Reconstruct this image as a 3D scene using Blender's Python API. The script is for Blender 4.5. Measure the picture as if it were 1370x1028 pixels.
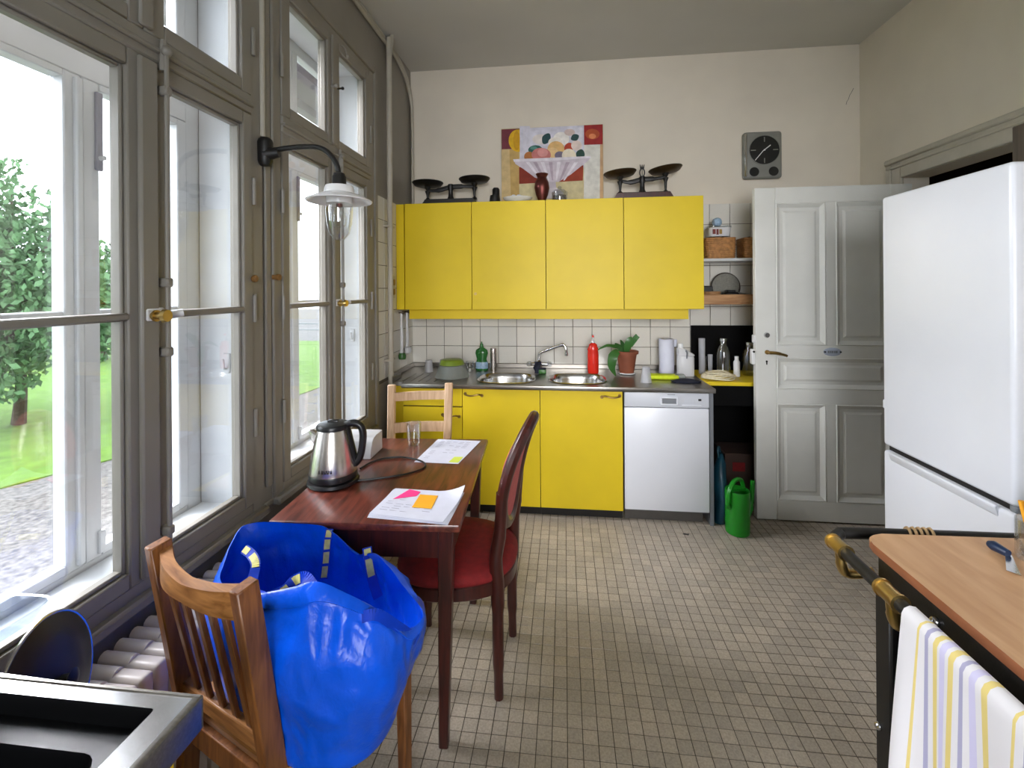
import bpy, bmesh, math, random
from mathutils import Vector, Matrix, noise
random.seed(7)
for o in list(bpy.data.objects): bpy.data.objects.remove(o)
sc = bpy.context.scene
COL = sc.collection
R = math.radians

# ------------------------------------------------------------------ camera, sky, lights, exposure
CAM_H = 1.475
cam_d = bpy.data.cameras.new('camera'); cam = bpy.data.objects.new('camera', cam_d); COL.objects.link(cam)
psi = math.atan(70/615.); roll = R(0.4)
Fw = Vector((-math.sin(psi), math.cos(psi), 0)); R0 = Vector((math.cos(psi), math.sin(psi), 0)); U0 = Vector((0, 0, 1))
Rr = R0*math.cos(roll) - U0*math.sin(roll); Uu = U0*math.cos(roll) + R0*math.sin(roll)
m3 = Matrix((Rr, Uu, -Fw)).transposed()
cam.matrix_world = Matrix.Translation((0, 0, CAM_H)) @ m3.to_4x4()
cam_d.sensor_fit = 'HORIZONTAL'; cam_d.sensor_width = 36.0; cam_d.lens = 615/1370*36
cam_d.shift_x = 0.0; cam_d.shift_y = -(514-386)/1370
cam_d.clip_start = 0.05; cam_d.clip_end = 500
sc.camera = cam
def PX(u, v, x=None, y=None, z=None):
    d = Fw + Rr*((u-685)/615) + Uu*((386-v)/615)
    k = x/d.x if x is not None else (y/d.y if y is not None else (z-CAM_H)/d.z)
    return Vector((d.x*k, d.y*k, CAM_H+d.z*k))

SKY = 3.4; YN_ = -1.7
w = bpy.data.worlds.new('overcast_sky'); sc.world = w; w.use_nodes = True
nt = w.node_tree; nt.nodes.clear()
tc = nt.nodes.new('ShaderNodeTexCoord'); mp = nt.nodes.new('ShaderNodeMapping'); mp.inputs['Scale'].default_value = (1.2, 1.2, 3.5)
nz = nt.nodes.new('ShaderNodeTexNoise'); nz.inputs['Scale'].default_value = 1.6; nz.inputs['Detail'].default_value = 5
rp = nt.nodes.new('ShaderNodeValToRGB')
rp.color_ramp.elements[0].position = .35; rp.color_ramp.elements[0].color = (.70, .84, 1, 1)
rp.color_ramp.elements[1].position = .62; rp.color_ramp.elements[1].color = (.93, .965, 1, 1)
bg = nt.nodes.new('ShaderNodeBackground'); bg.inputs['Strength'].default_value = SKY
wo = nt.nodes.new('ShaderNodeOutputWorld')
nt.links.new(tc.outputs['Generated'], mp.inputs['Vector']); nt.links.new(mp.outputs[0], nz.inputs['Vector'])
nt.links.new(nz.outputs['Fac'], rp.inputs['Fac']); nt.links.new(rp.outputs['Color'], bg.inputs['Color']); nt.links.new(bg.outputs[0], wo.inputs['Surface'])

def area_light(name, loc, target, sx, sy, power, col=(1, 1, 1)):
    l = bpy.data.lights.new(name, 'AREA'); l.shape = 'RECTANGLE'; l.size = sx; l.size_y = sy; l.energy = power; l.color = col
    o = bpy.data.objects.new(name, l); COL.objects.link(o); o.location = loc
    o.rotation_euler = (Vector(target)-Vector(loc)).to_track_quat('-Z', 'Y').to_euler()
    o['kind'] = 'helper'
    return o
# added area lamp outside, boosting the skylight through the two windows in view
area_light('cloud_daylight', (-4.6, 2.0, 3.95), (.4, 2.1, .3), 3.2, 1.8, 520, (.99, .965, 1))
# added fill lamp behind the camera, shining in through an invented wall opening
area_light('window_daylight', (.3, YN_-.20, 1.75), (.3, 2.0, 1.45), 1.35, 1.45, 6.6, (1, .97, .97)).data.spread = R(58)

sc.view_settings.view_transform = 'Standard'; sc.view_settings.look = 'None'
sc.view_settings.gamma = 1; sc.view_settings.use_curve_mapping = False
sc.view_settings.exposure = 1.07
try:
    sc.cycles.use_denoising = True; sc.cycles.max_bounces = 10; sc.cycles.diffuse_bounces = 5
    sc.cycles.transparent_max_bounces = 24; sc.cycles.sample_clamp_indirect = 6
except Exception: pass

# ------------------------------------------------------------------ materials
def lin(c):
    return tuple(((x/255)/12.92 if x/255 <= .04045 else ((x/255+.055)/1.055)**2.4) for x in c)
MATS = {}
def M(name, col, rough=.5, metal=0, var=.08, scale=9, bump=0, bscale=None, coat=0, spec=.5, stretch=(1, 1, 1), sss=0, detail=3, col2=None):
    m = bpy.data.materials.new(name); m.use_nodes = True; n = m.node_tree; b = n.nodes['Principled BSDF']
    c = lin(col)
    t = n.nodes.new('ShaderNodeTexCoord'); mp = n.nodes.new('ShaderNodeMapping'); mp.inputs['Scale'].default_value = stretch
    nz = n.nodes.new('ShaderNodeTexNoise'); nz.inputs['Scale'].default_value = scale; nz.inputs['Detail'].default_value = detail
    r = n.nodes.new('ShaderNodeValToRGB')
    if col2 is None:
        a = tuple(min(1, x*(1-var)) for x in c); d = tuple(min(1, x*(1+var)) for x in c)
    else:
        a = c; d = lin(col2)
    r.color_ramp.elements[0].position = .3; r.color_ramp.elements[1].position = .7
    r.color_ramp.elements[0].color = (*a, 1); r.color_ramp.elements[1].color = (*d, 1)
    n.links.new(t.outputs['Object'], mp.inputs['Vector']); n.links.new(mp.outputs[0], nz.inputs['Vector'])
    n.links.new(nz.outputs['Fac'], r.inputs['Fac']); n.links.new(r.outputs['Color'], b.inputs['Base Color'])
    b.inputs['Roughness'].default_value = rough; b.inputs['Metallic'].default_value = metal
    b.inputs['Specular IOR Level'].default_value = spec; b.inputs['Coat Weight'].default_value = coat
    b.inputs['Coat Roughness'].default_value = .12
    if sss: b.inputs['Subsurface Weight'].default_value = sss; b.inputs['Subsurface Radius'].default_value = (.02, .02, .02)
    if bump:
        bn = n.nodes.new('ShaderNodeTexNoise'); bn.inputs['Scale'].default_value = bscale or scale*3; bn.inputs['Detail'].default_value = 4
        bu = n.nodes.new('ShaderNodeBump'); bu.inputs['Strength'].default_value = bump; bu.inputs['Distance'].default_value = .004
        n.links.new(mp.outputs[0], bn.inputs['Vector']); n.links.new(bn.outputs['Fac'], bu.inputs['Height']); n.links.new(bu.outputs[0], b.inputs['Normal'])
    MATS[name] = m
    return m
def glass(name, tint=(1, 1, 1), amount=.06, edge=.35, rough=.0):
    m = bpy.data.materials.new(name); m.use_nodes = True; n = m.node_tree; n.nodes.clear()
    tr = n.nodes.new('ShaderNodeBsdfTransparent'); tr.inputs['Color'].default_value = (*tint, 1)
    gl = n.nodes.new('ShaderNodeBsdfGlossy'); gl.inputs['Roughness'].default_value = rough+.01
    lw = n.nodes.new('ShaderNodeLayerWeight'); lw.inputs['Blend'].default_value = .25
    nz = n.nodes.new('ShaderNodeTexNoise'); nz.inputs['Scale'].default_value = 3
    ma = n.nodes.new('ShaderNodeMath'); ma.operation = 'MULTIPLY_ADD'; ma.inputs[1].default_value = edge; ma.inputs[2].default_value = amount
    m2 = n.nodes.new('ShaderNodeMath'); m2.operation = 'MULTIPLY_ADD'; m2.inputs[1].default_value = .02
    mx = n.nodes.new('ShaderNodeMixShader'); o = n.nodes.new('ShaderNodeOutputMaterial')
    n.links.new(lw.outputs['Facing'], ma.inputs[0]); n.links.new(nz.outputs['Fac'], m2.inputs[0]); n.links.new(ma.outputs[0], m2.inputs[2])
    n.links.new(m2.outputs[0], mx.inputs['Fac']); n.links.new(tr.outputs[0], mx.inputs[1]); n.links.new(gl.outputs[0], mx.inputs[2]); n.links.new(mx.outputs[0], o.inputs['Surface'])
    MATS[name] = m
    return m
def frosted(name, col, alpha=.5, rough=.3):
    m = M(name, col, rough); b = m.node_tree.nodes['Principled BSDF']; b.inputs['Alpha'].default_value = alpha
    return m
def random_tile(name, base, grid, var, rough, bump=.0, spots=0.0, hue=.02):
    """colour per tile from the tile's own place in a grid (gx, gy, gz, ox, oy, oz), plus fine mottling"""
    m = bpy.data.materials.new(name); m.use_nodes = True; n = m.node_tree; b = n.nodes['Principled BSDF']
    g = n.nodes.new('ShaderNodeNewGeometry')
    sn = n.nodes.new('ShaderNodeVectorMath'); sn.operation = 'SUBTRACT'; sn.inputs[1].default_value = grid[3:]
    dv = n.nodes.new('ShaderNodeVectorMath'); dv.operation = 'DIVIDE'; dv.inputs[1].default_value = grid[:3]
    fl = n.nodes.new('ShaderNodeVectorMath'); fl.operation = 'FLOOR'
    wn = n.nodes.new('ShaderNodeTexWhiteNoise'); wn.noise_dimensions = '3D'
    n.links.new(g.outputs['Position'], sn.inputs[0]); n.links.new(sn.outputs[0], dv.inputs[0]); n.links.new(dv.outputs[0], fl.inputs[0]); n.links.new(fl.outputs[0], wn.inputs['Vector'])
    r = n.nodes.new('ShaderNodeValToRGB'); c = lin(base)
    r.color_ramp.elements[0].color = (c[0]*(1-var), c[1]*(1-var), c[2]*(1-var), 1)
    r.color_ramp.elements[1].color = (c[0]*(1+var+hue), c[1]*(1+var), c[2]*(1+var-hue), 1)
    n.links.new(wn.outputs['Value'], r.inputs['Fac'])
    nz = n.nodes.new('ShaderNodeTexNoise'); nz.inputs['Scale'].default_value = 160; nz.inputs['Detail'].default_value = 4
    n.links.new(g.outputs['Position'], nz.inputs['Vector'])
    big = n.nodes.new('ShaderNodeTexNoise'); big.inputs['Scale'].default_value = 1.7; big.inputs['Detail'].default_value = 4
    n.links.new(g.outputs['Position'], big.inputs['Vector'])
    m1 = n.nodes.new('ShaderNodeMapRange'); m1.inputs['From Min'].default_value = .3; m1.inputs['From Max'].default_value = .7; m1.inputs['To Min'].default_value = 1-spots; m1.inputs['To Max'].default_value = 1+spots*.6
    n.links.new(nz.outputs['Fac'], m1.inputs['Value'])
    m2 = n.nodes.new('ShaderNodeMapRange'); m2.inputs['From Min'].default_value = .3; m2.inputs['From Max'].default_value = .7; m2.inputs['To Min'].default_value = 1-spots*.4; m2.inputs['To Max'].default_value = 1+spots*.3
    n.links.new(big.outputs['Fac'], m2.inputs['Value'])
    mu = n.nodes.new('ShaderNodeMath'); mu.operation = 'MULTIPLY'; n.links.new(m1.outputs[0], mu.inputs[0]); n.links.new(m2.outputs[0], mu.inputs[1])
    sc_ = n.nodes.new('ShaderNodeVectorMath'); sc_.operation = 'SCALE'; n.links.new(r.outputs['Color'], sc_.inputs[0]); n.links.new(mu.outputs[0], sc_.inputs['Scale'])
    n.links.new(sc_.outputs[0], b.inputs['Base Color']); b.inputs['Roughness'].default_value = rough
    MATS[name] = m
    return m
def wood(name, dark, light, scale=6, stretch=(1, 14, 14), rough=.4, coat=0, bump=.15):
    m = bpy.data.materials.new(name); m.use_nodes = True; n = m.node_tree; b = n.nodes['Principled BSDF']
    t = n.nodes.new('ShaderNodeTexCoord'); mp = n.nodes.new('ShaderNodeMapping'); mp.inputs['Scale'].default_value = stretch
    nz = n.nodes.new('ShaderNodeTexNoise'); nz.inputs['Scale'].default_value = scale; nz.inputs['Detail'].default_value = 6; nz.inputs['Distortion'].default_value = .6
    r = n.nodes.new('ShaderNodeValToRGB'); e = r.color_ramp.elements
    e[0].position = .3; e[0].color = (*lin(dark), 1); e[1].position = .68; e[1].color = (*lin(light), 1)
    n.links.new(t.outputs['Object'], mp.inputs['Vector']); n.links.new(mp.outputs[0], nz.inputs['Vector']); n.links.new(nz.outputs['Fac'], r.inputs['Fac'])
    n.links.new(r.outputs['Color'], b.inputs['Base Color']); b.inputs['Roughness'].default_value = rough
    b.inputs['Coat Weight'].default_value = coat; b.inputs['Coat Roughness'].default_value = .15
    bu = n.nodes.new('ShaderNodeBump'); bu.inputs['Strength'].default_value = bump; bu.inputs['Distance'].default_value = .002
    n.links.new(nz.outputs['Fac'], bu.inputs['Height']); n.links.new(bu.outputs[0], b.inputs['Normal'])
    MATS[name] = m
    return m

M('wall_plaster', (222, 213, 197), .85, var=.05, scale=2.5, bump=.12, bscale=60)
M('ceiling_paint', (200, 198, 190), .9, var=.04, scale=1.5)
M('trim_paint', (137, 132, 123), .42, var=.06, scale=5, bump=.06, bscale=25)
M('window_paint', (206, 208, 210), .42, var=.05, scale=6, bump=.06, bscale=30)
M('door_paint', (216, 216, 210), .38, var=.06, scale=4, bump=.05, bscale=20)
M('pipe_paint', (178, 172, 158), .45, var=.07, scale=12)
M('grout_dark', (74, 66, 54), .95, var=.25, scale=14)
M('grout_wall', (96, 90, 80), .9, var=.2, scale=14)
random_tile('floor_tile', (170, 160, 146), (.05, .05, 10, 0, 0, -5), .11, .45, spots=.2)
random_tile('wall_tile', (222, 220, 212), (.1468, .1468, .155, .945-.1468*20, 3.62-.1468*40, 1.017-.155*10), .05, .12, spots=.03)
M('yellow_laminate', (222, 194, 30), .45, var=.05, scale=3, spec=.35)
M('steel_top', (150, 146, 140), .3, metal=1, var=.12, scale=12, stretch=(1, 18, 18))
M('steel_bright', (205, 205, 205), .2, metal=1, var=.08, scale=14)
M('steel_brushed', (198, 192, 186), .27, metal=1, var=.12, scale=20, stretch=(20, 20, 1))
M('chrome', (225, 225, 228), .08, metal=1, var=.03)
M('bolt_grey', (150, 148, 158), .45, var=.1); M('olive_plastic', (120, 142, 44), .35, var=.1); M('plate_blue', (176, 184, 200), .2, var=.04); M('sieve_mesh', (128, 126, 116), .6, var=.15, scale=90)
M('black_plastic', (18, 18, 20), .35, var=.2)
M('black_iron', (20, 19, 18), .45, var=.3, scale=20, bump=.15)
M('black_paint', (16, 16, 17), .4, var=.25)
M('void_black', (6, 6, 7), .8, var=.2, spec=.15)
M('kick_black', (20, 17, 15), .6, var=.3)
M('kick_grey', (84, 80, 76), .6, var=.1)
M('appliance_white', (226, 229, 236), .3, var=.02, scale=3)
M('appliance_panel', (204, 208, 216), .34, var=.02, scale=3)
M('appliance_grey', (120, 124, 130), .4, var=.05)
M('twine', (166, 138, 98), .9, var=.2, scale=60); M('dark_brass', (74, 60, 42), .5, metal=.8, var=.25, scale=16); M('sink_black', (9, 9, 11), .35, var=.2, spec=.3)
M('brass', (212, 182, 116), .28, metal=1, var=.15, scale=18)
M('old_brass', (146, 120, 70), .42, metal=1, var=.25, scale=16)
M('copper', (116, 66, 62), .42, metal=1, var=.2, scale=14)
wood('mahogany', (60, 25, 18), (116, 56, 42), 5, (9, 1.2, 9), .3, coat=.25)
wood('dark_mahogany', (44, 17, 13), (72, 27, 20), 6, (12, 12, 1.2), .35, coat=.2)
wood('oak', (96, 54, 25), (150, 96, 50), 7, (10, 10, 1.1), .42, coat=.1)
wood('oak_rail', (120, 74, 36), (176, 122, 70), 7, (1.3, 10, 10), .42, coat=.1)
wood('pine', (196, 158, 122), (226, 194, 160), 6, (9, 9, 1), .5)
wood('shelf_wood', (150, 104, 64), (190, 146, 100), 7, (1, 9, 9), .55)
wood('board_wood', (186, 142, 100), (206, 164, 122), 5, (6, 1, 6), .5, bump=.04)
wood('dark_wood', (46, 38, 30), (78, 68, 56), 6, (10, 10, 1), .5)
M('board_edge', (142, 86, 54), .5, var=.15, scale=20)
M('red_fabric', (124, 20, 22), .85, var=.18, scale=40, bump=.2, bscale=220)
M('pink_fabric', (190, 92, 92), .85, var=.12, scale=40, bump=.2, bscale=220)
M('paper', (214, 216, 230), .7, var=.03, scale=20)
M('ink', (150, 150, 168), .8, var=.2, scale=60)
M('note_pink', (255, 60, 140), .6, var=.06); M('note_orange', (255, 178, 40), .6, var=.06); M('note_lime', (214, 228, 90), .6, var=.06)
M('white_plastic', (208, 208, 210), .35, var=.03); M('white_ceramic', (225, 226, 226), .2, var=.03)
M('green_can', (24, 128, 28), .28, var=.12, scale=8, sss=.05)
M('teal_plastic', (12, 60, 78), .4, var=.2); M('red_soap', (222, 44, 30), .25, var=.08); M('green_soap', (40, 104, 44), .2, var=.15)
M('label_blue', (150, 178, 204), .4, var=.2, scale=60)
M('lime_cloth', (206, 222, 30), .7, var=.1, scale=30); M('leaf', (56, 104, 46), .35, var=.25, scale=12)
M('terracotta', (134, 74, 50), .7, var=.15, scale=12); M('soil', (40, 30, 24), .95, var=.3, scale=60)
M('wicker', (176, 126, 74), .65, var=.3, scale=45, bump=.5, bscale=120)
M('rope', (216, 206, 176), .8, var=.15, scale=60); M('cable_black', (14, 13, 14), .4, var=.2)
M('canvas_cream', (206, 190, 148), .8, var=.14, scale=8)
M('clock_grey', (128, 128, 122), .45, var=.06); M('dial_black', (24, 25, 25), .35, var=.1)
M('wood_knob', (132, 96, 52), .4, var=.15); M('enamel_white', (226, 226, 226), .2, var=.02)
M('radiator_paint', (214, 206, 200), .35, var=.06, scale=8)
M('blue_handle', (18, 40, 70), .35, var=.2)
M('navy_cloth', (26, 30, 48), .8, var=.2)
M('gravel', (60, 58, 56), .95, scale=22, bump=1, bscale=40, detail=10, col2=(112, 108, 104))
M('lawn', (80, 112, 26), .95, var=.22, scale=5, detail=8, bump=.8, bscale=60)
M('foliage', (80, 116, 72), .75, var=.3, scale=3); M('foliage_red', (150, 62, 82), .75, var=.3, scale=3)
M('bark', (72, 60, 50), .9, var=.3, scale=18, bump=.6)
M('stucco_out', (206, 200, 190), .9, var=.08, scale=4); M('pinkish_wall', (150, 126, 120), .9, var=.2, scale=6)
M('lake', (150, 164, 172), .15, var=.06, scale=2)
M('soffit', (112, 112, 110), .9, var=.06, scale=4); M('soffit_beam', (86, 80, 90), .8, var=.1)
M('hall_brown', (70, 50, 42), .8, var=.2, scale=4)
glass('window_glass', (.982, .986, .99), .02, .25); glass('clear_glass', (.96, .97, .97), .08, .55)
glass('lamp_glass', (.93, .94, .94), .10, .75); glass('plastic_clear', (.86, .89, .92), .1, .5, .1); glass('green_glass', (.55, .8, .55), .06, .4, .1)
frosted('bowl_plastic', (150, 156, 150), .55); frosted('cup_plastic', (200, 202, 208), .6)
# bag: woven polypropylene, crinkled and glossy
m = M('bag_blue', (0, 82, 216), .33, var=.14, scale=10, coat=0, spec=.4); n = m.node_tree; b = n.nodes['Principled BSDF']
t_ = n.nodes.new('ShaderNodeTexCoord'); hs = []
for sc_v, st_, k_ in ((9, (1, 1, .45), 1.0), (24, (1, 1, .3), .4), (60, (1, .5, .8), .10)):
    mp = n.nodes.new('ShaderNodeMapping'); mp.inputs['Scale'].default_value = st_
    wz = n.nodes.new('ShaderNodeTexNoise'); wz.inputs['Scale'].default_value = sc_v*.6; wz.inputs['Detail'].default_value = 2
    wa = n.nodes.new('ShaderNodeVectorMath'); wa.operation = 'MULTIPLY_ADD'; wa.inputs[1].default_value = (.08, .08, .08)
    vo = n.nodes.new('ShaderNodeTexVoronoi'); vo.feature = 'F1'; vo.inputs['Scale'].default_value = sc_v
    n.links.new(t_.outputs['Object'], mp.inputs['Vector']); n.links.new(mp.outputs[0], wz.inputs['Vector']); n.links.new(wz.outputs['Color'], wa.inputs[0]); n.links.new(mp.outputs[0], wa.inputs[2])
    n.links.new(wa.outputs[0], vo.inputs['Vector'])
    mu = n.nodes.new('ShaderNodeMath'); mu.operation = 'MULTIPLY'; mu.inputs[1].default_value = k_; n.links.new(vo.outputs['Distance'], mu.inputs[0]); hs.append(mu)
a1 = n.nodes.new('ShaderNodeMath'); a2 = n.nodes.new('ShaderNodeMath'); n.links.new(hs[0].outputs[0], a1.inputs[0]); n.links.new(hs[1].outputs[0], a1.inputs[1]); n.links.new(a1.outputs[0], a2.inputs[0]); n.links.new(hs[2].outputs[0], a2.inputs[1])
bu = n.nodes.new('ShaderNodeBump'); bu.inputs['Strength'].default_value = .42; bu.inputs['Distance'].default_value = .014; n.links.new(a2.outputs[0], bu.inputs['Height']); n.links.new(bu.outputs[0], b.inputs['Normal'])
M('bag_band', (0, 52, 176), .55, var=.14, scale=30, spec=.2); M('bag_yellow', (206, 200, 120), .6, var=.18, scale=60)
# striped tea towel
m = bpy.data.materials.new('towel'); m.use_nodes = True; n = m.node_tree; b = n.nodes['Principled BSDF']
uv = n.nodes.new('ShaderNodeUVMap'); sp = n.nodes.new('ShaderNodeSeparateXYZ'); n.links.new(uv.outputs[0], sp.inputs[0])
rp = n.nodes.new('ShaderNodeValToRGB'); rp.color_ramp.interpolation = 'CONSTANT'
W_, Y_, G_, L_ = (226, 224, 226), (226, 206, 128), (170, 168, 196), (206, 202, 230)
st = [(0, W_), (.22, Y_), (.25, W_), (.32, G_), (.36, W_), (.42, Y_), (.47, W_), (.50, L_), (.56, W_), (.60, Y_), (.66, W_), (.72, G_), (.76, W_), (.82, L_), (.88, W_), (.94, Y_)]
els = rp.color_ramp.elements
while len(els) < len(st): els.new(.99)
for e, (p, c) in zip(els, st): e.position = p; e.color = (*lin(c), 1)
fr = n.nodes.new('ShaderNodeMath'); fr.operation = 'FRACT'; mu = n.nodes.new('ShaderNodeMath'); mu.operation = 'MULTIPLY'; mu.inputs[1].default_value = 3.1
n.links.new(sp.outputs['X'], mu.inputs[0]); n.links.new(mu.outputs[0], fr.inputs[0]); n.links.new(fr.outputs[0], rp.inputs['Fac'])
n.links.new(rp.outputs['Color'], b.inputs['Base Color']); b.inputs['Roughness'].default_value = .9; MATS['towel'] = m

# ------------------------------------------------------------------ mesh helpers
class MB:
    def __init__(s): s.bm = bmesh.new(); s.uv = None
    def _bev(s, vs, bev, seg=1):
        es = {e for v in vs for e in v.link_edges}
        bmesh.ops.bevel(s.bm, geom=list(es), offset=bev, segments=seg, affect='EDGES', profile=.5)
    def box(s, x0, x1, y0, y1, z0, z1, bev=0, seg=1, mi=0, mat=None):
        f0 = set(s.bm.faces)
        r = bmesh.ops.create_cube(s.bm, size=1)['verts']
        for v in r:
            v.co = Vector(((x0+x1)/2+v.co.x*(x1-x0), (y0+y1)/2+v.co.y*(y1-y0), (z0+z1)/2+v.co.z*(z1-z0)))
        if bev: s._bev(r, bev, seg)
        nf = [f for f in s.bm.faces if f not in f0]
        for f in nf: f.material_index = mi
        if mat is not None:
            for v in {v for f in nf for v in f.verts}: v.co = mat @ v.co
        return s
    def bar(s, p0, p1, wx, wy, bev=0, side=None, mi=0, taper=1):
        """rectangular bar from p0 to p1; wx along side, wy across it"""
        p0, p1 = Vector(p0), Vector(p1); d = (p1-p0).normalized()
        sd = Vector(side) if side else (Vector((1, 0, 0)) if abs(d.x) < .9 else Vector((0, 1, 0)))
        a = (sd-d*sd.dot(d)).normalized(); c = d.cross(a); vs = []
        for p, k in ((p0, 1), (p1, taper)):
            for sx, sy in ((-1, -1), (1, -1), (1, 1), (-1, 1)): vs.append(s.bm.verts.new(p+a*sx*wx/2*k+c*sy*wy/2*k))
        fs = [(3, 2, 1, 0), (4, 5, 6, 7), (0, 1, 5, 4), (1, 2, 6, 5), (2, 3, 7, 6), (3, 0, 4, 7)]
        for f in fs: s.bm.faces.new([vs[i] for i in f]).material_index = mi
        if bev: s._bev(vs, bev)
        return s
    def cyl(s, p0, p1, r0, r1=None, n=16, caps=True, mi=0):
        r1 = r0 if r1 is None else r1
        return s.tube([p0, p1], [r0, r1], n, caps, mi=mi)
    def tube(s, pts, r, n=8, caps=True, closed=False, mi=0, flat=None):
        pts = [Vector(p) for p in pts]; N = len(pts); rr = r if isinstance(r, (list, tuple)) else [r]*N
        rings = []; prev = None
        for i, p in enumerate(pts):
            if closed: t = pts[(i+1) % N]-pts[i-1]
            else: t = pts[min(i+1, N-1)]-pts[max(i-1, 0)]
            t.normalize()
            if prev is None:
                a = Vector((0, 0, 1)) if abs(t.z) < .9 else Vector((1, 0, 0)); a = (a-t*a.dot(t)).normalized()
            else:
                a = (prev-t*prev.dot(t)); a = a.normalized() if a.length > 1e-6 else prev
            prev = a; c = t.cross(a); ring = []
            for k in range(n):
                an = 2*math.pi*(k+.5*(n == 4))/n; fl = flat or 1
                ring.append(s.bm.verts.new(p+a*math.cos(an)*rr[i]+c*math.sin(an)*rr[i]*fl))
            rings.append(ring)
        L = N if closed else N-1
        for i in range(L):
            A, B = rings[i], rings[(i+1) % N]
            for k in range(n):
                f = s.bm.faces.new((A[k], A[(k+1) % n], B[(k+1) % n], B[k])); f.material_index = mi
        if caps and not closed:
            s.bm.faces.new(rings[0][::-1]).material_index = mi; s.bm.faces.new(rings[-1]).material_index = mi
        return s
    def lathe(s, prof, c=(0, 0, 0), n=24, mi=0, mat=None, sx=1, sy=1, squ=None):
        c = Vector(c); rings = []
        for r_, z_ in prof:
            if r_ < 1e-5: rings.append([s.bm.verts.new(Vector((0, 0, z_)))]); continue
            rg = []
            for k in range(n):
                a = 2*math.pi*(k+.5)/n; x, y = math.cos(a), math.sin(a)
                if squ:
                    q = (abs(x)**squ+abs(y)**squ)**(-1/squ); x *= q; y *= q
                rg.append(s.bm.verts.new(Vector((x*r_*sx, y*r_*sy, z_))))
            rings.append(rg)
        for A, B in zip(rings, rings[1:]):
            if len(A) == 1 and len(B) == 1: continue
            for k in range(n):
                k2 = (k+1) % n
                if len(A) == 1: f = (A[0], B[k2], B[k])
                elif len(B) == 1: f = (A[k], A[k2], B[0])
                else: f = (A[k], A[k2], B[k2], B[k])
                s.bm.faces.new(f).material_index = mi
        for rg in rings:
            for v in rg: v.co = (mat @ v.co if mat is not None else v.co)+c
        return s
    def prism(s, poly, d0, d1, plane='xy', bev=0, mi=0):
        def P(p, d): return Vector((p[0], p[1], d)) if plane == 'xy' else (Vector((p[0], d, p[1])) if plane == 'xz' else Vector((d, p[0], p[1])))
        A = [s.bm.verts.new(P(p, d0)) for p in poly]; B = [s.bm.verts.new(P(p, d1)) for p in poly]; n = len(poly)
        fs = [s.bm.faces.new(A[::-1]), s.bm.faces.new(B)]
        for i in range(n): fs.append(s.bm.faces.new((A[i], A[(i+1) % n], B[(i+1) % n], B[i])))
        for f in fs: f.material_index = mi
        if bev: s._bev(A+B, bev)
        return s
    def sphere(s, c, r, sc_=(1, 1, 1), n=14, mi=0):
        f0 = set(s.bm.faces)
        vs = bmesh.ops.create_uvsphere(s.bm, u_segments=n, v_segments=max(6, n//2+1), radius=r)['verts']
        for v in vs: v.co = Vector((v.co.x*sc_[0], v.co.y*sc_[1], v.co.z*sc_[2]))+Vector(c)
        for f in s.bm.faces:
            if f not in f0: f.material_index = mi
        return s
    def grid(s, fn, nu, nv, cu=False, uvs=False, mi=0):
        V = [[s.bm.verts.new(fn(i/(nu if cu else nu-1), j/(nv-1))) for j in range(nv)] for i in range(nu)]
        lay = s.bm.loops.layers.uv.verify() if uvs else None
        for i in range(nu if cu else nu-1):
            for j in range(nv-1):
                q = [(i, j), ((i+1) % nu, j), ((i+1) % nu, j+1), (i, j+1)]
                f = s.bm.faces.new([V[a][b] for a, b in q]); f.material_index = mi
                if lay:
                    for l, (a, b) in zip(f.loops, q): l[lay].uv = (a/(nu-1), b/(nv-1))
        return V
    def poly(s, pts, mi=0):
        s.bm.faces.new([s.bm.verts.new(Vector(p)) for p in pts]).material_index = mi
        return s
    def build(s, name, mat, parent=None, world=False, smooth=38, loc=None, fixn=True):
        if fixn: bmesh.ops.recalc_face_normals(s.bm, faces=s.bm.faces)
        if world and parent is not None:
            inv = (Matrix.Translation(parent.location) @ parent.rotation_euler.to_matrix().to_4x4()).inverted()
            gp = parent.parent
            while gp is not None:
                inv = inv @ (Matrix.Translation(gp.location) @ gp.rotation_euler.to_matrix().to_4x4()).inverted(); gp = gp.parent
            s.bm.transform(inv)
        me = bpy.data.meshes.new(name); s.bm.to_mesh(me); s.bm.free()
        for mm in (mat if isinstance(mat, (list, tuple)) else [mat]): me.materials.append(MATS[mm])
        if smooth:
            me.shade_smooth(); me.set_sharp_from_angle(angle=R(smooth))
        o = bpy.data.objects.new(name, me); COL.objects.link(o)
        if loc: o.location = loc
        if parent is not None: o.parent = parent
        return o
def tag(o, label=None, cat=None, group=None, kind=None):
    if label: o['label'] = label
    if cat: o['category'] = cat
    if group: o['group'] = group
    if kind: o['kind'] = kind
    return o
def thing(name, label, cat, loc=(0, 0, 0), rz=0, group=None):
    o = bpy.data.objects.new(name, None); COL.objects.link(o); o.location = loc; o.rotation_euler = (0, 0, rz); o.empty_display_size = .05
    return tag(o, label, cat, group)
def struct(name, mb, mat, **k): return tag(mb.build(name, mat, **k), kind='structure')
def sroot(name, loc=(0, 0, 0)):
    o = bpy.data.objects.new(name, None); COL.objects.link(o); o.location = loc; o.empty_display_size = .05
    return tag(o, kind='structure')
def spline(pts, n=8, closed=False):
    pts = [Vector(p) for p in pts]; N = len(pts); out = []
    rng = range(N) if closed else range(N-1)
    for i in rng:
        g = lambda j: pts[j % N] if closed else pts[max(0, min(N-1, j))]
        p0, p1, p2, p3 = g(i-1), g(i), g(i+1), g(i+2)
        for k in range(n):
            t = k/n
            out.append(.5*((2*p1)+(p2-p0)*t+(2*p0-5*p1+4*p2-p3)*t*t+(3*p1-p0-3*p2+p3)*t**3))
    if not closed: out.append(pts[-1])
    return out
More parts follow.
